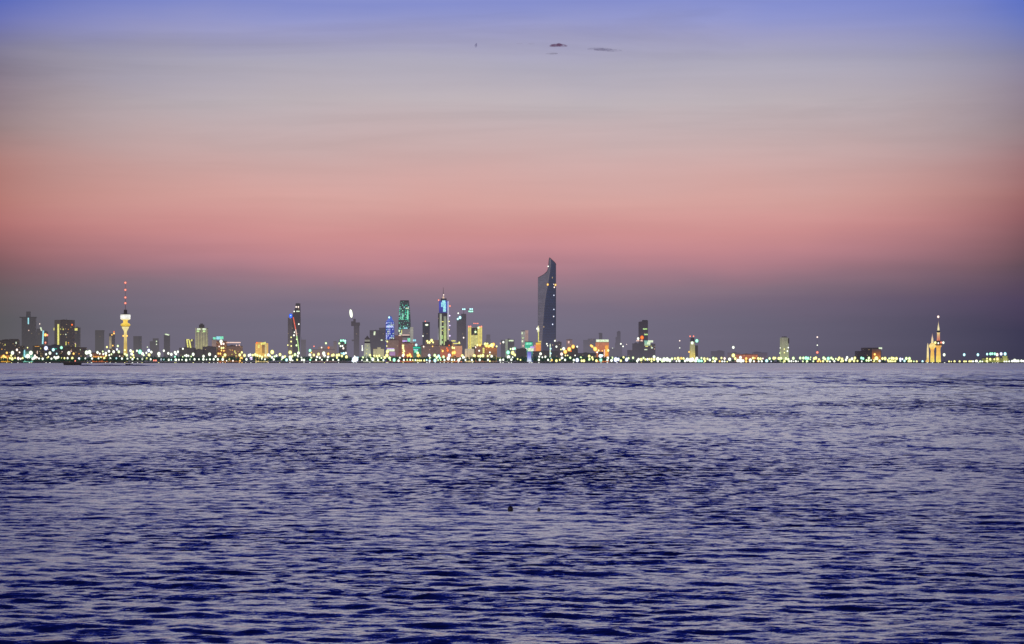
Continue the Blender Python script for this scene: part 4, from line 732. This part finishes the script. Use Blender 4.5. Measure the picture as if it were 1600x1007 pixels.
q = MB(); q.lathe([(1.9*k,Zt(536.8)),(1.5*k,Zt(531)),(.6*k,Zt(525)),(.15*k,Zt(520.8))], 12); q.build('spire', em2('spire_lit', [(0,(255,240,180)),(.6,(226,196,170)),(1,(130,96,110))], Zt(536.8), Zt(520.8), .05), root, True)
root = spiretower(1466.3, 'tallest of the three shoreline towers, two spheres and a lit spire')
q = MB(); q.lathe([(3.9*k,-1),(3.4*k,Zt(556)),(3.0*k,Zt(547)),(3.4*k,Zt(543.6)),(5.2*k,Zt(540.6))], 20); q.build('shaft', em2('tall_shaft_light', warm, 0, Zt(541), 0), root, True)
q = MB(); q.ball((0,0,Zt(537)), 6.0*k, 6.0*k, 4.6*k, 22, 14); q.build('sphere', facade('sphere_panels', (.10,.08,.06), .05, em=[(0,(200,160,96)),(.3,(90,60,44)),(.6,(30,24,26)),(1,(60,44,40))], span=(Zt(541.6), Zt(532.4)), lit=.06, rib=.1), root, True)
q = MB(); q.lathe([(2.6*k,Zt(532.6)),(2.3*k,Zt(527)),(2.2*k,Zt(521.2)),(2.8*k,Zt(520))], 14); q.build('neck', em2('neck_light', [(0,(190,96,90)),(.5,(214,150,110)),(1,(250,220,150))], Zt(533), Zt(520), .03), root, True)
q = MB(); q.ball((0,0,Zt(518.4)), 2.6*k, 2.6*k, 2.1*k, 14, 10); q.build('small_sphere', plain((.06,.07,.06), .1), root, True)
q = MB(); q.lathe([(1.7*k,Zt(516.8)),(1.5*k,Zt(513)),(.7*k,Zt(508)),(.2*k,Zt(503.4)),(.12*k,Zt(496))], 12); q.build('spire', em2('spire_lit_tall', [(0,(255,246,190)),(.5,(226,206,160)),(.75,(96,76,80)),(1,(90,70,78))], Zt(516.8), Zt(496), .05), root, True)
for x, y, r, c in ((1460.4,535.8,1.6,'Y'),(1465.2,536.6,1.1,'W'),(1469.6,535.6,1.2,'R'),(1473,535.8,1.5,'W'),(1466,495.3,1.5,'P')):
    q = MB(); q.ball((0,0,0), 1.4*r*k, 1.4*r*k, 1.4*r*1.1*k); q = q.build('lamp', glow(c), root, True); q.location = ((x-1466.3)*k, (-5.0 if r != 1.5 or c != 'P' else 0)*k, Zt(y))
b = B('jetty_building', 'low pavilion with green and yellow lit front, far right end of the shore', 1540, 1576, 559.6, 9030, (.14,.14,.08), .03, em=[(0,(150,160,70)),(1,(70,76,60))], lit=.12, litcol=(230,230,120), rib=.2, plant=0)
b.vol('roof_gable', 1567, 1574, 556.4, em=[(0,(206,206,110)),(1,(150,160,90))], lit=0, front=.8, dep=10); b.vol('roof_gable', 1556, 1561.5, 558, em=[(0,(216,206,120)),(1,(170,160,100))], lit=0, front=.8, dep=10)

# ------------------------------------------------------------------ lamps along the shore (x, y, radius in photo pixels, colour)
LAMPS = """15.5 560 1.5 Y;19 561 2.2 Y;23.5 560 1.4 Y;19.5 551.7 2.6 W;17.5 556 1.5 Y;26.4 547 1.7 P;30.5 551 1.2 P;28.5 560.5 2.2 P;32.5 561 1.5 P;35.3 560 1.5 Y;51 561 1.8 W;54 559.5 2.5 W;57 559.5 2.2 P;54.5 556 1.5 P;43 543.6 1 Y;61 560.6 1.5 W;66.6 561 1.7 W;72 554 1.6 W;75.5 558 1.2 Y;73.5 560 1.2 Y;78 552 2.2 W;80.4 561 1.6 W;85 558.5 1.6 W;88 560 2.4 W;91 558.5 1.8 W;88.5 553 1.2 C;96.3 560 1 Y;100.7 560 1.4 Y;105.6 560 1.5 W;113 560 1.9 Y;107.6 552 2.5 W;115 553 1.6 O;123.5 560.6 1.7 B;
135.3 551.3 2.8 W;139.8 550.5 2.8 W;142 555.7 2 W;133.3 560.6 1.7 W;143.8 560.5 1.5 W;154 560.6 1.5 W;157.6 559 1.5 Y;152.3 551 1.9 W;155.8 553 1.4 W;160.5 549.6 1.3 G;161.3 553.7 1.4 W;165.3 552.5 2 W;165.7 556.5 1.7 Y;163 560 1.8 Y;167 542.7 1.5 Y;170.2 549.2 1.9 W;170.6 555.3 1.4 W;174 554 1.3 G;177.5 550 2.1 W;172.2 560.6 1.6 W;182 560.6 1.6 C;190.5 560.6 1.6 W;184 541 1.6 G;182.8 546.4 1.6 B;185.6 550 2 G;195 547.6 1.6 Y;195 553.3 1.8 Y;198 555.3 2 G;187 557 .9 P;199 561 1.5 W;204 548.4 2 W;207.6 550 1.6 Y;205.6 553.3 2 W;208 555.3 1.7 Y;204.3 559 1.2 Y;209.2 559 1.3 Y;207 561.4 1.6 W;215 561.4 1.5 W;222.6 561.4 1.6 W;214 548.4 1.5 W;218.6 550 3 M;222.6 553 2.2 W;224.7 555.3 1.4 G;228.7 551.7 1.5 W;232.4 548 2.2 B;236.4 550.5 1.9 W;232.8 555 2.2 Y;229.5 560.6 1.6 Y;235.5 561.8 1.4 W;240.4 563.5 1.2 R;243.6 563.5 1.3 R;248.2 553.3 2.6 W;248.6 557 1.8 W;251.9 562.2 1.5 B;256 562.2 1.2 C;256 548.4 1.6 W;
263 552.5 1.8 W;267.7 554 2 W;273.4 551 1.9 W;275 553.3 1.9 W;277.9 550 1.7 W;263.7 562.5 1.6 W;267.7 562.5 1 C;274.6 562.5 2 W;279.5 562.5 1.3 W;284.4 562.5 1 W;290.9 563 1.8 W;297 562 1.2 W;303.9 561.8 1.6 W;310.8 561.8 1.2 W;317.7 561.8 1.8 W;322.6 562.2 1 W;328 561.8 1.4 W;334 561.8 1.6 W;340.4 562 1.7 W;273.4 557.8 1.3 M;285.6 557.8 1 G;291.3 556 2 W;294.4 556.4 1.4 W;288.4 556 1 W;298.6 557.4 1.1 G;301.8 554 2.2 W;318 557 1.9 W;327.4 554 2.3 W;336.8 557.4 1.7 W;348.6 559 1.8 Y;348 562 2 W;358.3 561.8 1.4 Y;354 564 1 P;364 564 1.2 P;374.6 555 2.2 Y;377.8 551 1.6 Y;382 555.7 2.2 Y;377 560.6 2.5 O;375 564 1.3 O;389 555.7 2 W;385 562 1.8 W;
392.4 560.6 2.6 V;391 555 2 W;395 555.7 2 Y;399 554.5 2.2 Y;402 555.7 2.2 Y;406 556.6 2 Y;409.5 558 1.8 Y;414.4 555.7 1.6 Y;414 561.8 1.3 W;409 561 1 W;419.3 555 2.2 W;421.7 556.6 1.8 Y;425.3 550.5 3 Y;425 559 1.8 W;427.8 562 1.6 W;429 557.8 1.8 G;432 556 1.6 W;437.5 554.5 2.2 Y;442 558.6 2.2 W;445.2 557.8 2 Y;440.4 562 1.2 G;447.7 562.7 2 C;453.4 559 2.8 W;454 561.8 2.4 W;457 557 2 Y;461 554.5 2.2 G;465 557 1.8 W;466.4 552 2.1 W;464.3 562.5 1.4 Y;457.4 563.5 1 W;471.2 559.4 1.6 W;471.6 562.7 1.4 W;475 563 1.8 W;484.2 555 2.2 W;490.3 555 1.9 Y;486.3 559.4 1.5 G;484.7 562.7 1.4 M;497.7 553.7 2 Y;495.6 557.8 1.7 W;505.8 552.5 2.6 W;507 556.6 2.4 W;513 553.3 1.8 O;499.7 559.4 1.6 W;512.7 558.6 2.2 W;494 562.7 1.4 W;503 562.5 1.2 W;511.5 562.7 1.4 W;519 555.7 1.8 Y;
521 555 2 Y;526.6 555.7 2.2 Y;529.6 555 2 Y;534.2 556.6 1.9 Y;537 553 2 C;540.3 552 1.6 W;541.3 558 2.2 Y;520.4 562.7 1.3 W;526.5 559.4 1.5 Y;528.8 563 1.4 W;567 559.4 2 G;565.5 563 1 W;573.6 562.8 1.6 W;578 555.7 2 Y;582.5 561.8 2.4 W;579.7 559.8 1.6 G;590.7 563 1.5 W;599.2 563 1.5 W;584.6 556.6 1.7 Y;588.6 556.6 1.6 Y;592.6 556.2 1.7 Y;590 559.8 1.2 G;596 559.8 1.5 G;604.5 555.7 2.7 Y;601.2 559 2 Y;608.6 559.8 2.2 G;609.8 563 1.2 G;615.9 562.7 2.4 M;622.8 564 1.8 W;624.8 559.8 1.7 W;629.7 556 2 W;631 563 1.5 W;636.2 562.7 1.2 G;641 562.7 1.4 W;645 563 1.1 Y;649 563 1.3 W;
652 563.5 1.3 Y;655 563.5 1.3 Y;658 563.5 1.3 Y;663 563.5 1.5 Y;666.7 563 1.3 C;671.3 564 1.6 B;679.7 563.5 2.4 C;684.5 563 1.2 G;688.6 562.7 1.2 G;694.5 563 1.6 W;700.4 560.6 2.8 P;706 562.7 1.6 W;710 562.7 1.3 W;716.6 563 2.2 W;670.7 555.7 2 B;679.3 555.7 2.2 G;685.3 556.6 2 C;682.5 559 2.2 G;687.4 559.8 1.8 M;702 555.7 2.4 B;693 558 2 G;672 559.8 1.8 G;719 560.6 1.4 W;722.3 556.6 2.4 Y;724.3 559 2.2 W;727.2 562.7 1.4 W;737.3 563 1.6 W;749.5 562.7 1.7 W;762.5 562.7 1.6 W;765.4 564.7 1.2 Y;741 556.6 2.6 Y;750.7 557 2.4 Y;754.4 556 2.4 Y;747.5 557 1.8 Y;762 556.6 1.6 Y;768.2 557 1.9 W;
781.6 563 1.8 W;786.3 562.4 1.5 W;794.6 558.6 2.8 W;799 562.4 1.7 W;801 558.6 1.2 W;808.8 561.3 1.2 Y;813.3 562.7 1.2 Y;842.6 557.8 1.5 W;852.3 558 1.7 W;847.4 558.6 1.2 W;842 562.7 1.7 W;856.4 562.7 1.5 W;862 563 1.6 O;869.4 564 2 Y;874.7 562.7 1.4 Y;883.6 555.7 1.2 Y;887 555.7 1 Y;878.3 560.2 2.2 W;883 562.7 1.6 W;891 559.4 1.7 G;896.6 563 1.7 W;901.9 563 2.8 B;907.6 559.4 1.7 G;909 564 1.8 Y;898.6 555.7 1 W;
912.4 564 2 Y;920.6 557 2 Y;921 562 2 G;925.4 559 1.7 Y;926.2 561.8 1.5 Y;932 564 2 Y;938.8 563 2.4 M;949.8 559.8 2 W;955.5 563.5 2 W;956.7 559.4 1.6 G;949 563 1.6 W;962 562.2 3.2 B;966 561.8 2.2 B;970 564 1.8 Y;974.2 559 1.8 Y;979 562.2 2.6 B;982 560.2 1.7 G;989.2 559.4 1.7 G;995.7 564.3 1.8 W;997.8 561.8 1.9 W;1001.8 562.2 2.2 Y;1005.5 559.8 1.7 G;1008.4 562 1.5 Y;1011.6 561.8 1.7 W;1014.6 561.6 1.7 Y;1018 561.4 1.6 Y;1022 558 2.2 W;1022 561.6 2.2 Y;1018 565 1.4 Y;1027.8 561.4 2.8 W;1027.8 565.3 1.6 W;1032 561.8 1.8 W;1037.6 562.2 3 W;1035 564.7 2 G;
1042.4 562 3 W;1046.5 563.5 2.5 W;1050 561 1.9 G;1054.6 560.6 1.7 Y;1059.5 560.6 2.4 Y;1061.5 564.3 1.8 W;1057 564.7 1.3 W;1064.4 560.2 1.8 O;1068 560.6 1.8 Y;1070.5 564.3 1.8 W;1074 562.2 2.6 W;1079 563 3 W;1082 562.2 3 W;1088.7 560.6 2.4 W;1087 564.3 2.4 W;1092 564.3 2.4 M;1096 564.7 2.2 M;1096 559.8 1.5 G;1100.5 561 2 Y;1101.7 564.3 1.6 Y;1105.4 561 1.6 Y;1109 562.7 1.9 W;1114.7 560.2 2 G;1116.8 565 1.9 W;1118.8 561.4 2.1 Y;1113.5 565.5 1.4 Y;1124.5 565 1.5 O;1127.3 559.8 1.6 Y;1128.5 565.3 1.5 W;1132.2 560.6 1.8 P;1132.2 565.3 1.5 W;1136.3 565.6 1.1 Y;1140 561.8 2.4 W;1148.9 560.6 2 Y;1153 564 2.6 W;1157 559 2.2 W;1157 564 3.2 W;1161 564.3 2.2 W;1166 560.6 2 O;1166 565.3 1.7 O;
1172.4 563 2.4 W;1172.4 565.6 1.6 W;1176.5 559.8 1.8 Y;1179.4 559.8 1.4 O;1178 565 1.5 W;1184.6 560.6 1.9 Y;1188.3 561 1.9 Y;1185.4 565 1.4 W;1190.3 565 1.6 W;1192 560.6 1.2 P;1198 564.3 2.4 C;1202.5 560.6 1.9 G;1209 560.2 2.2 Y;1211.4 559.8 1.6 Y;1205 565 .9 B;1217 560.6 2.2 Y;1220.4 560.2 2 G;1228 560.6 2 G;1231.7 561.8 1.9 G;1225.7 564.7 1.8 Y;1233.2 565 1.4 W;1236.6 564.8 1.5 W;1243.5 565 1.6 W;1240 565 .8 W;1247 565 .8 W;1239.6 560.2 2.2 G;1250.4 559.8 2 G;1254.5 565 1.3 G;1255.3 559.8 2 G;1259.4 559.8 2.4 M;1262.6 560.2 2.2 M;1261 565 1.9 G;1266 561.8 1.1 G;1266.7 558.6 1 G;1270.8 565 1.4 G;1272 560.6 1.9 Y;1274.8 559.8 2.2 Y;1279.7 562.2 1.8 Y;1278 565.4 1.8 O;1282 565.2 1.4 O;1286 565 1.8 Y;1287 559.8 2.2 G;1289.4 561.4 1.8 G;1294.3 560.6 2.4 M;1292.7 564.7 1.8 Y;1296.7 565.6 1.5 W;1299 559.8 1.9 G;
1301.6 561.8 1.5 G;1306 561 1.3 G;1303.7 565 1.6 W;1311.4 559.8 2 Y;1309.7 562.2 1.8 Y;1315.8 561.4 2 Y;1314.6 565.6 1.8 Y;1317 564.3 1.6 Y;1323.6 559 1.9 W;1322 562.7 1.9 W;1328 563.5 2.4 Y;1327.2 565.8 1.7 Y;1331.3 561 2 W;1335.8 559.8 2 Y;1334.5 564.3 1.9 Y;1339.8 564.3 1.5 Y;1346 559.8 1.9 M;1348.7 560.6 1.8 M;1346.5 565 1.2 W;1354 563.5 1.6 G;1357.7 559.8 1.9 G;1357.3 563.5 1.8 G;1361 563 1.1 W;1374.3 564.3 1.8 W;1378.8 560.6 1.9 Y;1382.9 560.6 2.4 Y;1387.3 563 1.3 Y;1389.4 560.6 1.4 G;1393.4 560.2 2.2 Y;1396.3 560.6 2 Y;1388.6 565.3 1.9 Y;1391.8 565 1.8 Y;1395 565.3 1.6 Y;1400.7 560.6 2.2 Y;1398.7 565 1.6 Y;1406.8 561.2 1.8 B;1406.8 564 1.5 B;1410 561.4 1.4 B;1413.3 564.3 1.7 C;1416.2 560.6 2.2 G;1421 560.6 2.2 G;1420.2 565 2.1 Y;1423.5 564.7 1.8 Y;1428 565 1.1 G;1432.4 565.3 1.6 Y;1441.5 565.2 1.7 C;1475.3 554.7 2.1 W;1483 565.3 1.4 Y;1486.4 565.3 .9 Y;1491.5 565.3 1.7 Y;1499.4 565.3 1.6 Y;1506.6 565.3 1.5 Y;1509.4 565.3 1.4 Y;1514.7 565.3 1.6 Y;1517.5 565.3 1.6 Y;1520.4 565.4 1.7 W;1525.7 565.2 2.5 W;1531.7 565.5 1.8 G;1535 565.5 1.2 W;1506.6 554.6 2 C;1528 554.6 2 C;1542.5 553.7 1.7 C;1547.6 553.3 2 M;1550.4 553 1.8 M;1554.5 553.3 2 M;1558 554.5 2.2 P;1564.3 553.3 2.2 B;1570.5 553.3 2.3 C;1542.3 560.6 1.2 Y;1542 564.7 2 Y;1547.2 561.8 1.8 Y;1553.7 561.8 1.4 Y;1558.6 561.4 1.9 Y;1569.5 565.6 1.5 W;1572.8 565.6 1.5 W;1577 565.3 1.5 W;1581.7 565 2 W;1585.4 564 2.6 W;1588.6 565.2 2.5 W;1591 564.7 2.2 W;1596 564.3 1.9 W;1599 564.7 1.5 W"""
ZONES = [(36, 'at the far left edge of the shore'), (66, 'below the broad grey tower at far left'), (131, 'below the dark tower with the yellow strip'), (168, 'between the yellow-strip tower and the telecom tower'), (201, 'at the foot of the telecom tower'), (260, 'just right of the telecom tower'), (304, 'below the hotel with slanting yellow stripes'), (338, 'below the cream ribbed tower'), (386, 'below the mint-signed red-brown tower'),
         (433, 'around the orange floodlit domed hall'), (480, 'below the red-line tower'), (543, 'left of the star-bright floodlight'), (600, 'between the star-bright floodlight and the blue lattice tower'), (658, 'below the tall mint-lit tower'), (720, 'below the blue-crowned tower'), (778, 'below the yellow floodlit block'), (835, 'around the blue light pillar'), (880, 'in front of the tallest skyscraper'), (930, 'just right of the tallest skyscraper'), (992, 'around the orange building with the white sign'),
         (1040, 'below the dark sloping-top tower'), (1100, 'around the slim yellow tower'), (1200, 'along the long low orange-lit block'), (1245, 'around the lone round tower'), (1300, 'below the red-lamp radio mast'), (1378, 'around the dark block with the orange corner'), (1445, 'left of the three shoreline towers'), (1536, 'right of the three shoreline towers'), (1700, 'at the far right end of the shore')]
pole_m = plain((.06, .06, .06), .1); _lm = {}
def lamp_mesh(c):
    if c not in _lm:
        q = MB(); q.ball((0, 0, 0), 1, .8, 1.18, 18, 14); _lm[c] = q.mesh('lamp_globe', glow(c), True)
        q.v = []
    return _lm[c]
q = MB(); q.bar((0, 0, 0), (0, 0, 1), 1.0, .5, 8); pole_me = q.mesh('pole', pole_m)
rl = random.Random(21)
for s_ in LAMPS.replace('\n', '').split(';'):
    x, y, r, c = s_.split(); x, y, r = float(x), float(y), float(r)
    high = y < 557.2
    d = 9042 + rl.uniform(0, 18) if high else 8972 + (566 - y) * 5 + rl.uniform(0, 6)
    k = d / F; zc = wz(y, d) - GZ
    zone = next(z for lim, z in ZONES if x < lim)
    size = 'small' if r < 1.45 else 'large' if r > 2.15 else 'mid-sized'
    kind = 'floodlight' if high else 'street lamp'
    root = empty('floodlight_mast' if high else 'street_lamp', (wx(x, d), d, GZ), f'{size} {LN[c]} {"floodlight on a tall mast" if high else "street lamp globe"} {zone}', kind, f'{size} {LN[c]} {kind}s {zone}')
    o = bpy.data.objects.new('lamp_globe', lamp_mesh(c)); COL.objects.link(o); o.parent = root; rr_ = r * 1.1
    o.scale = (rr_ * k, rr_ * k, rr_ * k); o.location = (0, 0, zc)
    o = bpy.data.objects.new('pole', pole_me); COL.objects.link(o); o.parent = root; o.scale = (.55, .55, max(zc, .5))

# star-bright floodlights at the waterline
for x, y, s_, lab in ((555, 561.6, 1.0, 'star-bright bluish white floodlight at the water edge, left of the pale obelisk'), (938.8, 556.4, .62, 'star-bright bluish floodlight in front of the orange building with white sign')):
    d = 8966; k = d / F; root = empty('floodlight_cluster', (wx(x, d), d, GZ), lab, 'floodlight')
    rr = random.Random(int(x)); zc = wz(y, d) - GZ
    q = MB(); q.bar((0, 1, 0), (0, 1, max(zc, 2)), .8, .6); q.build('pole', pole_m, root)
    q = MB(); q.ball((0, 0, zc), 5.2*k*s_, 2*k*s_, 4.4*k*s_, 16, 10); q.build('lamp', glow('B'), root, True)
    for i in range(11):
        a_ = rr.uniform(0, 6.28); rd = rr.uniform(2.6, 5.8) * k * s_
        q = MB(); q.ball((0, 0, 0), rr.uniform(1, 2.1)*k*s_, 1.0*k*s_, rr.uniform(1, 2.1)*k*s_, 14, 10); q = q.build('lamp', glow(rr.choice('BBWC')), root, True); q.location = (rd*math.cos(a_), -2, max(zc + rd*math.sin(a_)*.8, .6))

# ------------------------------------------------------------------ belt of waterfront trees
m, t = newmat('dusk_foliage'); geo = t.new('ShaderNodeNewGeometry')
n = t.noise(geo.outputs['Position'], .16, 4.0, .65); n2 = t.noise(geo.outputs['Position'], .012, 2.0, .5)
p = t.new('ShaderNodeBsdfPrincipled'); t.put(t.mixc(t.maprange(n, .35, .65), (.03, .12, .06, 1), t.mixc(n2, (.06, .34, .15, 1), (.05, .28, .20, 1))), p.inputs['Base Color']); p.inputs['Roughness'].default_value = .7
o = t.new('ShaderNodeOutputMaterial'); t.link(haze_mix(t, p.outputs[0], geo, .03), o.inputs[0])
bark = plain((.05, .04, .03), .05); rr = random.Random(77); q = MB()
def tree(x, y, h, wd):
    q.bar((x, y, GZ - 1), (x + rr.uniform(-.6,.6), y, GZ + h*.55), .55, .28, 6, mi=1)
    for i in range(3): q.bar((x, y, GZ + h*.35), (x + rr.uniform(-1,1)*wd*.3, y + rr.uniform(-1,1)*2, GZ + h*rr.uniform(.55,.8)), .25, .1, 5, mi=1)
    for i in range(int(26 + wd*2.2)):
        a_ = rr.uniform(0, 6.28); e_ = rr.uniform(-.9, 1.0); r_ = rr.uniform(.45, 1.0)
        cx = x + math.cos(a_)*math.sqrt(max(0, 1-e_*e_*.8))*r_*wd*.5; cy = y + math.sin(a_)*r_*wd*.35; cz = GZ + h*.60 + e_*r_*h*.42
        s_ = rr.uniform(.9, 1.9); u_ = Vector((rr.uniform(-1,1), rr.uniform(-.5,.5), rr.uniform(-1,1))).normalized(); v_ = u_.orthogonal().normalized()
        b0 = len(q.v); c_ = Vector((cx, cy, cz))
        for du, dv in ((-1,-.6),(1,-.8),(.8,.9),(-.7,.8)): q.v.append(tuple(c_ + u_*du*s_ + v_*dv*s_))
        q.f.append((b0, b0+1, b0+2, b0+3)); q.mi.append(0)
        if i % 2 == 0: q.ball((cx, cy, cz), s_*.9, s_*.9, s_*.8, 6, 4)
x = -5.0
while x < 1430:
    big = x < 985
    for lay in range(2 if big else 1):
        dd = 9000 + lay*26 + rr.uniform(-6, 8)
        if big: tree(wx(x, dd), dd, rr.uniform(15, 23) + lay*5 - (4 if x < 125 else 0), rr.uniform(11, 19))
        else: tree(wx(x, dd), dd, rr.uniform(8, 13), rr.uniform(9, 15))
    x += rr.uniform(3.6, 6.2) if big else rr.uniform(4.5, 8)
o = q.build('waterfront_trees', [m, bark]); tag(o, 'dark green belt of waterfront trees behind the sea wall', 'trees', kind='stuff')

# ------------------------------------------------------------------ boats, floats, clouds
def hull(L, Bm, H, bow=1.0):
    """open hull, bow toward -x"""
    P = []
    for i in range(17):
        t_ = i / 16; x = -L/2 + L*t_
        w_ = Bm/2 * min(1, (t_ / .45)) ** .7 * (1 - .12*max(0, t_ - .6)); sheer = H * (1 + .55*(1 - t_)**2)
        P.append([(x - bow*(1-t_)**2*L*.07*(1-j_), sgn*w_*f_, zf*sheer) for sgn, f_, zf, j_ in ((-1,1,1,0),(-1,.92,.55,.3),(-1,.55,.05,1),(1,.55,.05,1),(1,.92,.55,.3),(1,1,1,0))])
    return P
def boat(px, py, L, label, light, cabin):
    d = CAMH * F / (py - HY); root = empty('motor_boat', (wx(px, d), d, 0), label, 'boat', rz=math.radians(4))
    q = MB(); P = hull(L, L*.26, L*.135); q.quadgrid(P); q.f.append(tuple(len(P)*6-6+i for i in range(6))); q.mi.append(0); q.build('hull', plain((.012,.012,.014), .03), root)
    q = MB(); q.quadgrid([[(r[0][0]+.15, r[0][1]*.97, r[0][2]-.12), (r[5][0]+.15, r[5][1]*.97, r[5][2]-.12)] for r in P]); q.build('deck', plain((.03,.03,.032), .03), root)
    q = MB(); c0 = L*cabin; q.prism([(c0-L*.10,-L*.075),(c0+L*.12,-L*.075),(c0+L*.12,L*.075),(c0-L*.10,L*.075)], L*.125, L*.21, [L*.195,L*.24,L*.24,L*.2]); q.build('cabin', plain((.02,.02,.022), .03), root)
    q = MB(); q.bar((c0+L*.03,0,L*.18),(c0+L*.03,0,L*.29),.16,.1); q.build('mast', plain((.02,.02,.02), .03), root)
    if light: q = MB(); q.ball((c0+L*.03,-.4,L*.25), 1.2, 1, 1.7); q.build('lamp', glow('R'), root, True)
    return root, d
boat(113.5, 571.2, 27, 'dark motor boat with a red lamp on the calm water at left', True, .12)
boat(202, 571.0, 11.5, 'small dark boat with low cabin below the telecom tower', False, .05)
# wake of the larger boat: a long low swell running to the right
m = bpy.data.materials['sea_water']; q = MB(); d = CAMH * F / (571.75 - HY)
xs = [wx(126 + i*2.2, d) for i in range(58)]
q.quadgrid([[(x, d + yy*(1+.2*math.sin(i*.9)), .02 + zz*(.8 + .2*math.sin(i*.37 + 1.0*math.sin(i*.13))) * min(1, (57-i)/12)) for i, x in enumerate(xs)] for yy, zz in ((-5, -.1), (-3.4, .35), (-1.7, 1.0), (0, 1.55), (4, 1.0), (12, -.1))])
o = q.build('boat_wake', m, None, True); tag(o, kind='structure')

def float_buoy(px, py, w_, h_, label):
    d = CAMH * F / (py - HY); k = d / F; root = empty('float', (wx(px, d), d, sea_height(wx(px, d), d) + .02), label, 'float')
    q = MB(); W = w_*k/2; H = h_*k
    q.lathe([(W*.5, -H*.8), (W*.95, -H*.35), (W*1.05, 0), (W, H*.35), (W*.8, H*.7), (W*.45, H*.86), (W*.1, H*.9)], 18); q.build('body', plain((.012,.012,.014), .0, .45), root, True)
    q = MB(); q.lathe([(W*.28, H*.84), (W*.22, H*1.02), (W*.05, H*1.06)], 10); q.build('knob', plain((.015,.015,.015), .0), root, True)
    q = MB(); q.lathe([(W*1.07, -H*.02), (W*1.12, H*.06), (W*1.07, H*.14)], 18); q.build('rim', plain((.03,.03,.035), .0), root, True)
    return root
float_buoy(797.5, 797.6, 8, 5.6, 'wider dark float bobbing on the waves, left one of the pair')
float_buoy(842, 798.8, 4.6, 4.8, 'smaller round dark float bobbing on the waves, right one of the pair')

def cloud(px, py, w_, h_, col, dens, label, seed, bits):
    d = 21000; k = d / F; root_loc = (wx(px, d), d, wz(py, d))
    m, t = newmat('cloud_vapour'); geo = t.new('ShaderNodeNewGeometry')
    lw = t.new('ShaderNodeLayerWeight'); lw.inputs[0].default_value = .5
    a_ = t.math('MULTIPLY', t.math('POWER', t.math('SUBTRACT', 1.0, lw.outputs['Facing'], clamp=True), 1.3), t.math('MULTIPLY', t.maprange(t.noise(geo.outputs['Position'], .02, 4.0, .6), .3, .65), dens))
    e = t.new('ShaderNodeEmission'); e.inputs[0].default_value = lin(col); tr = t.new('ShaderNodeBsdfTransparent')
    x = t.new('ShaderNodeMixShader'); t.put(a_, x.inputs[0]); t.link(tr.outputs[0], x.inputs[1]); t.link(e.outputs[0], x.inputs[2])
    o = t.new('ShaderNodeOutputMaterial'); t.link(x.outputs[0], o.inputs[0])
    rr = random.Random(seed); q = MB()
    for fx, fz, fw, fh in bits: q.ball((fx*w_*k, rr.uniform(-30, 30), fz*h_*k), fw*w_*k, fw*w_*k*.6, fh*h_*k, 20, 14)
    o = q.build('cloud', m, None, True); o.location = root_loc; tag(o, label, 'cloud')
cloud(872, 72.2, 30, 7, (96,70,98), 1.25, 'small dark purple cloud scrap high above the tallest tower', 1, [(0,.12,.42,.34),(.04,.3,.16,.42),(-.22,.05,.26,.26),(.26,-.05,.24,.26)])
cloud(945, 78, 52, 9, (118,114,142), .85, 'longer thin grey cloud wisp right of the dark cloud scrap', 2, [(-.2,.2,.34,.22),(-.05,.1,.3,.26),(.22,-.2,.3,.2)])
cloud(862, 84.6, 20, 6, (136,132,154), .7, 'tiny faint cloud wisp under the dark cloud scrap', 3, [(0,0,.5,.24),(.2,.15,.3,.2)])
cloud(743.5, 72.4, 7, 7, (110,106,140), 1.0, 'tiny dark cloud fleck left of the other cloud scraps', 4, [(0,0,.34,.4),(.12,.3,.18,.34)])
cloud(822, 68.4, 28, 4, (150,146,172), .4, 'pair of very faint cloud streaks between fleck and dark scrap', 5, [(-.36,0,.2,.3),(.3,0,.2,.3)])
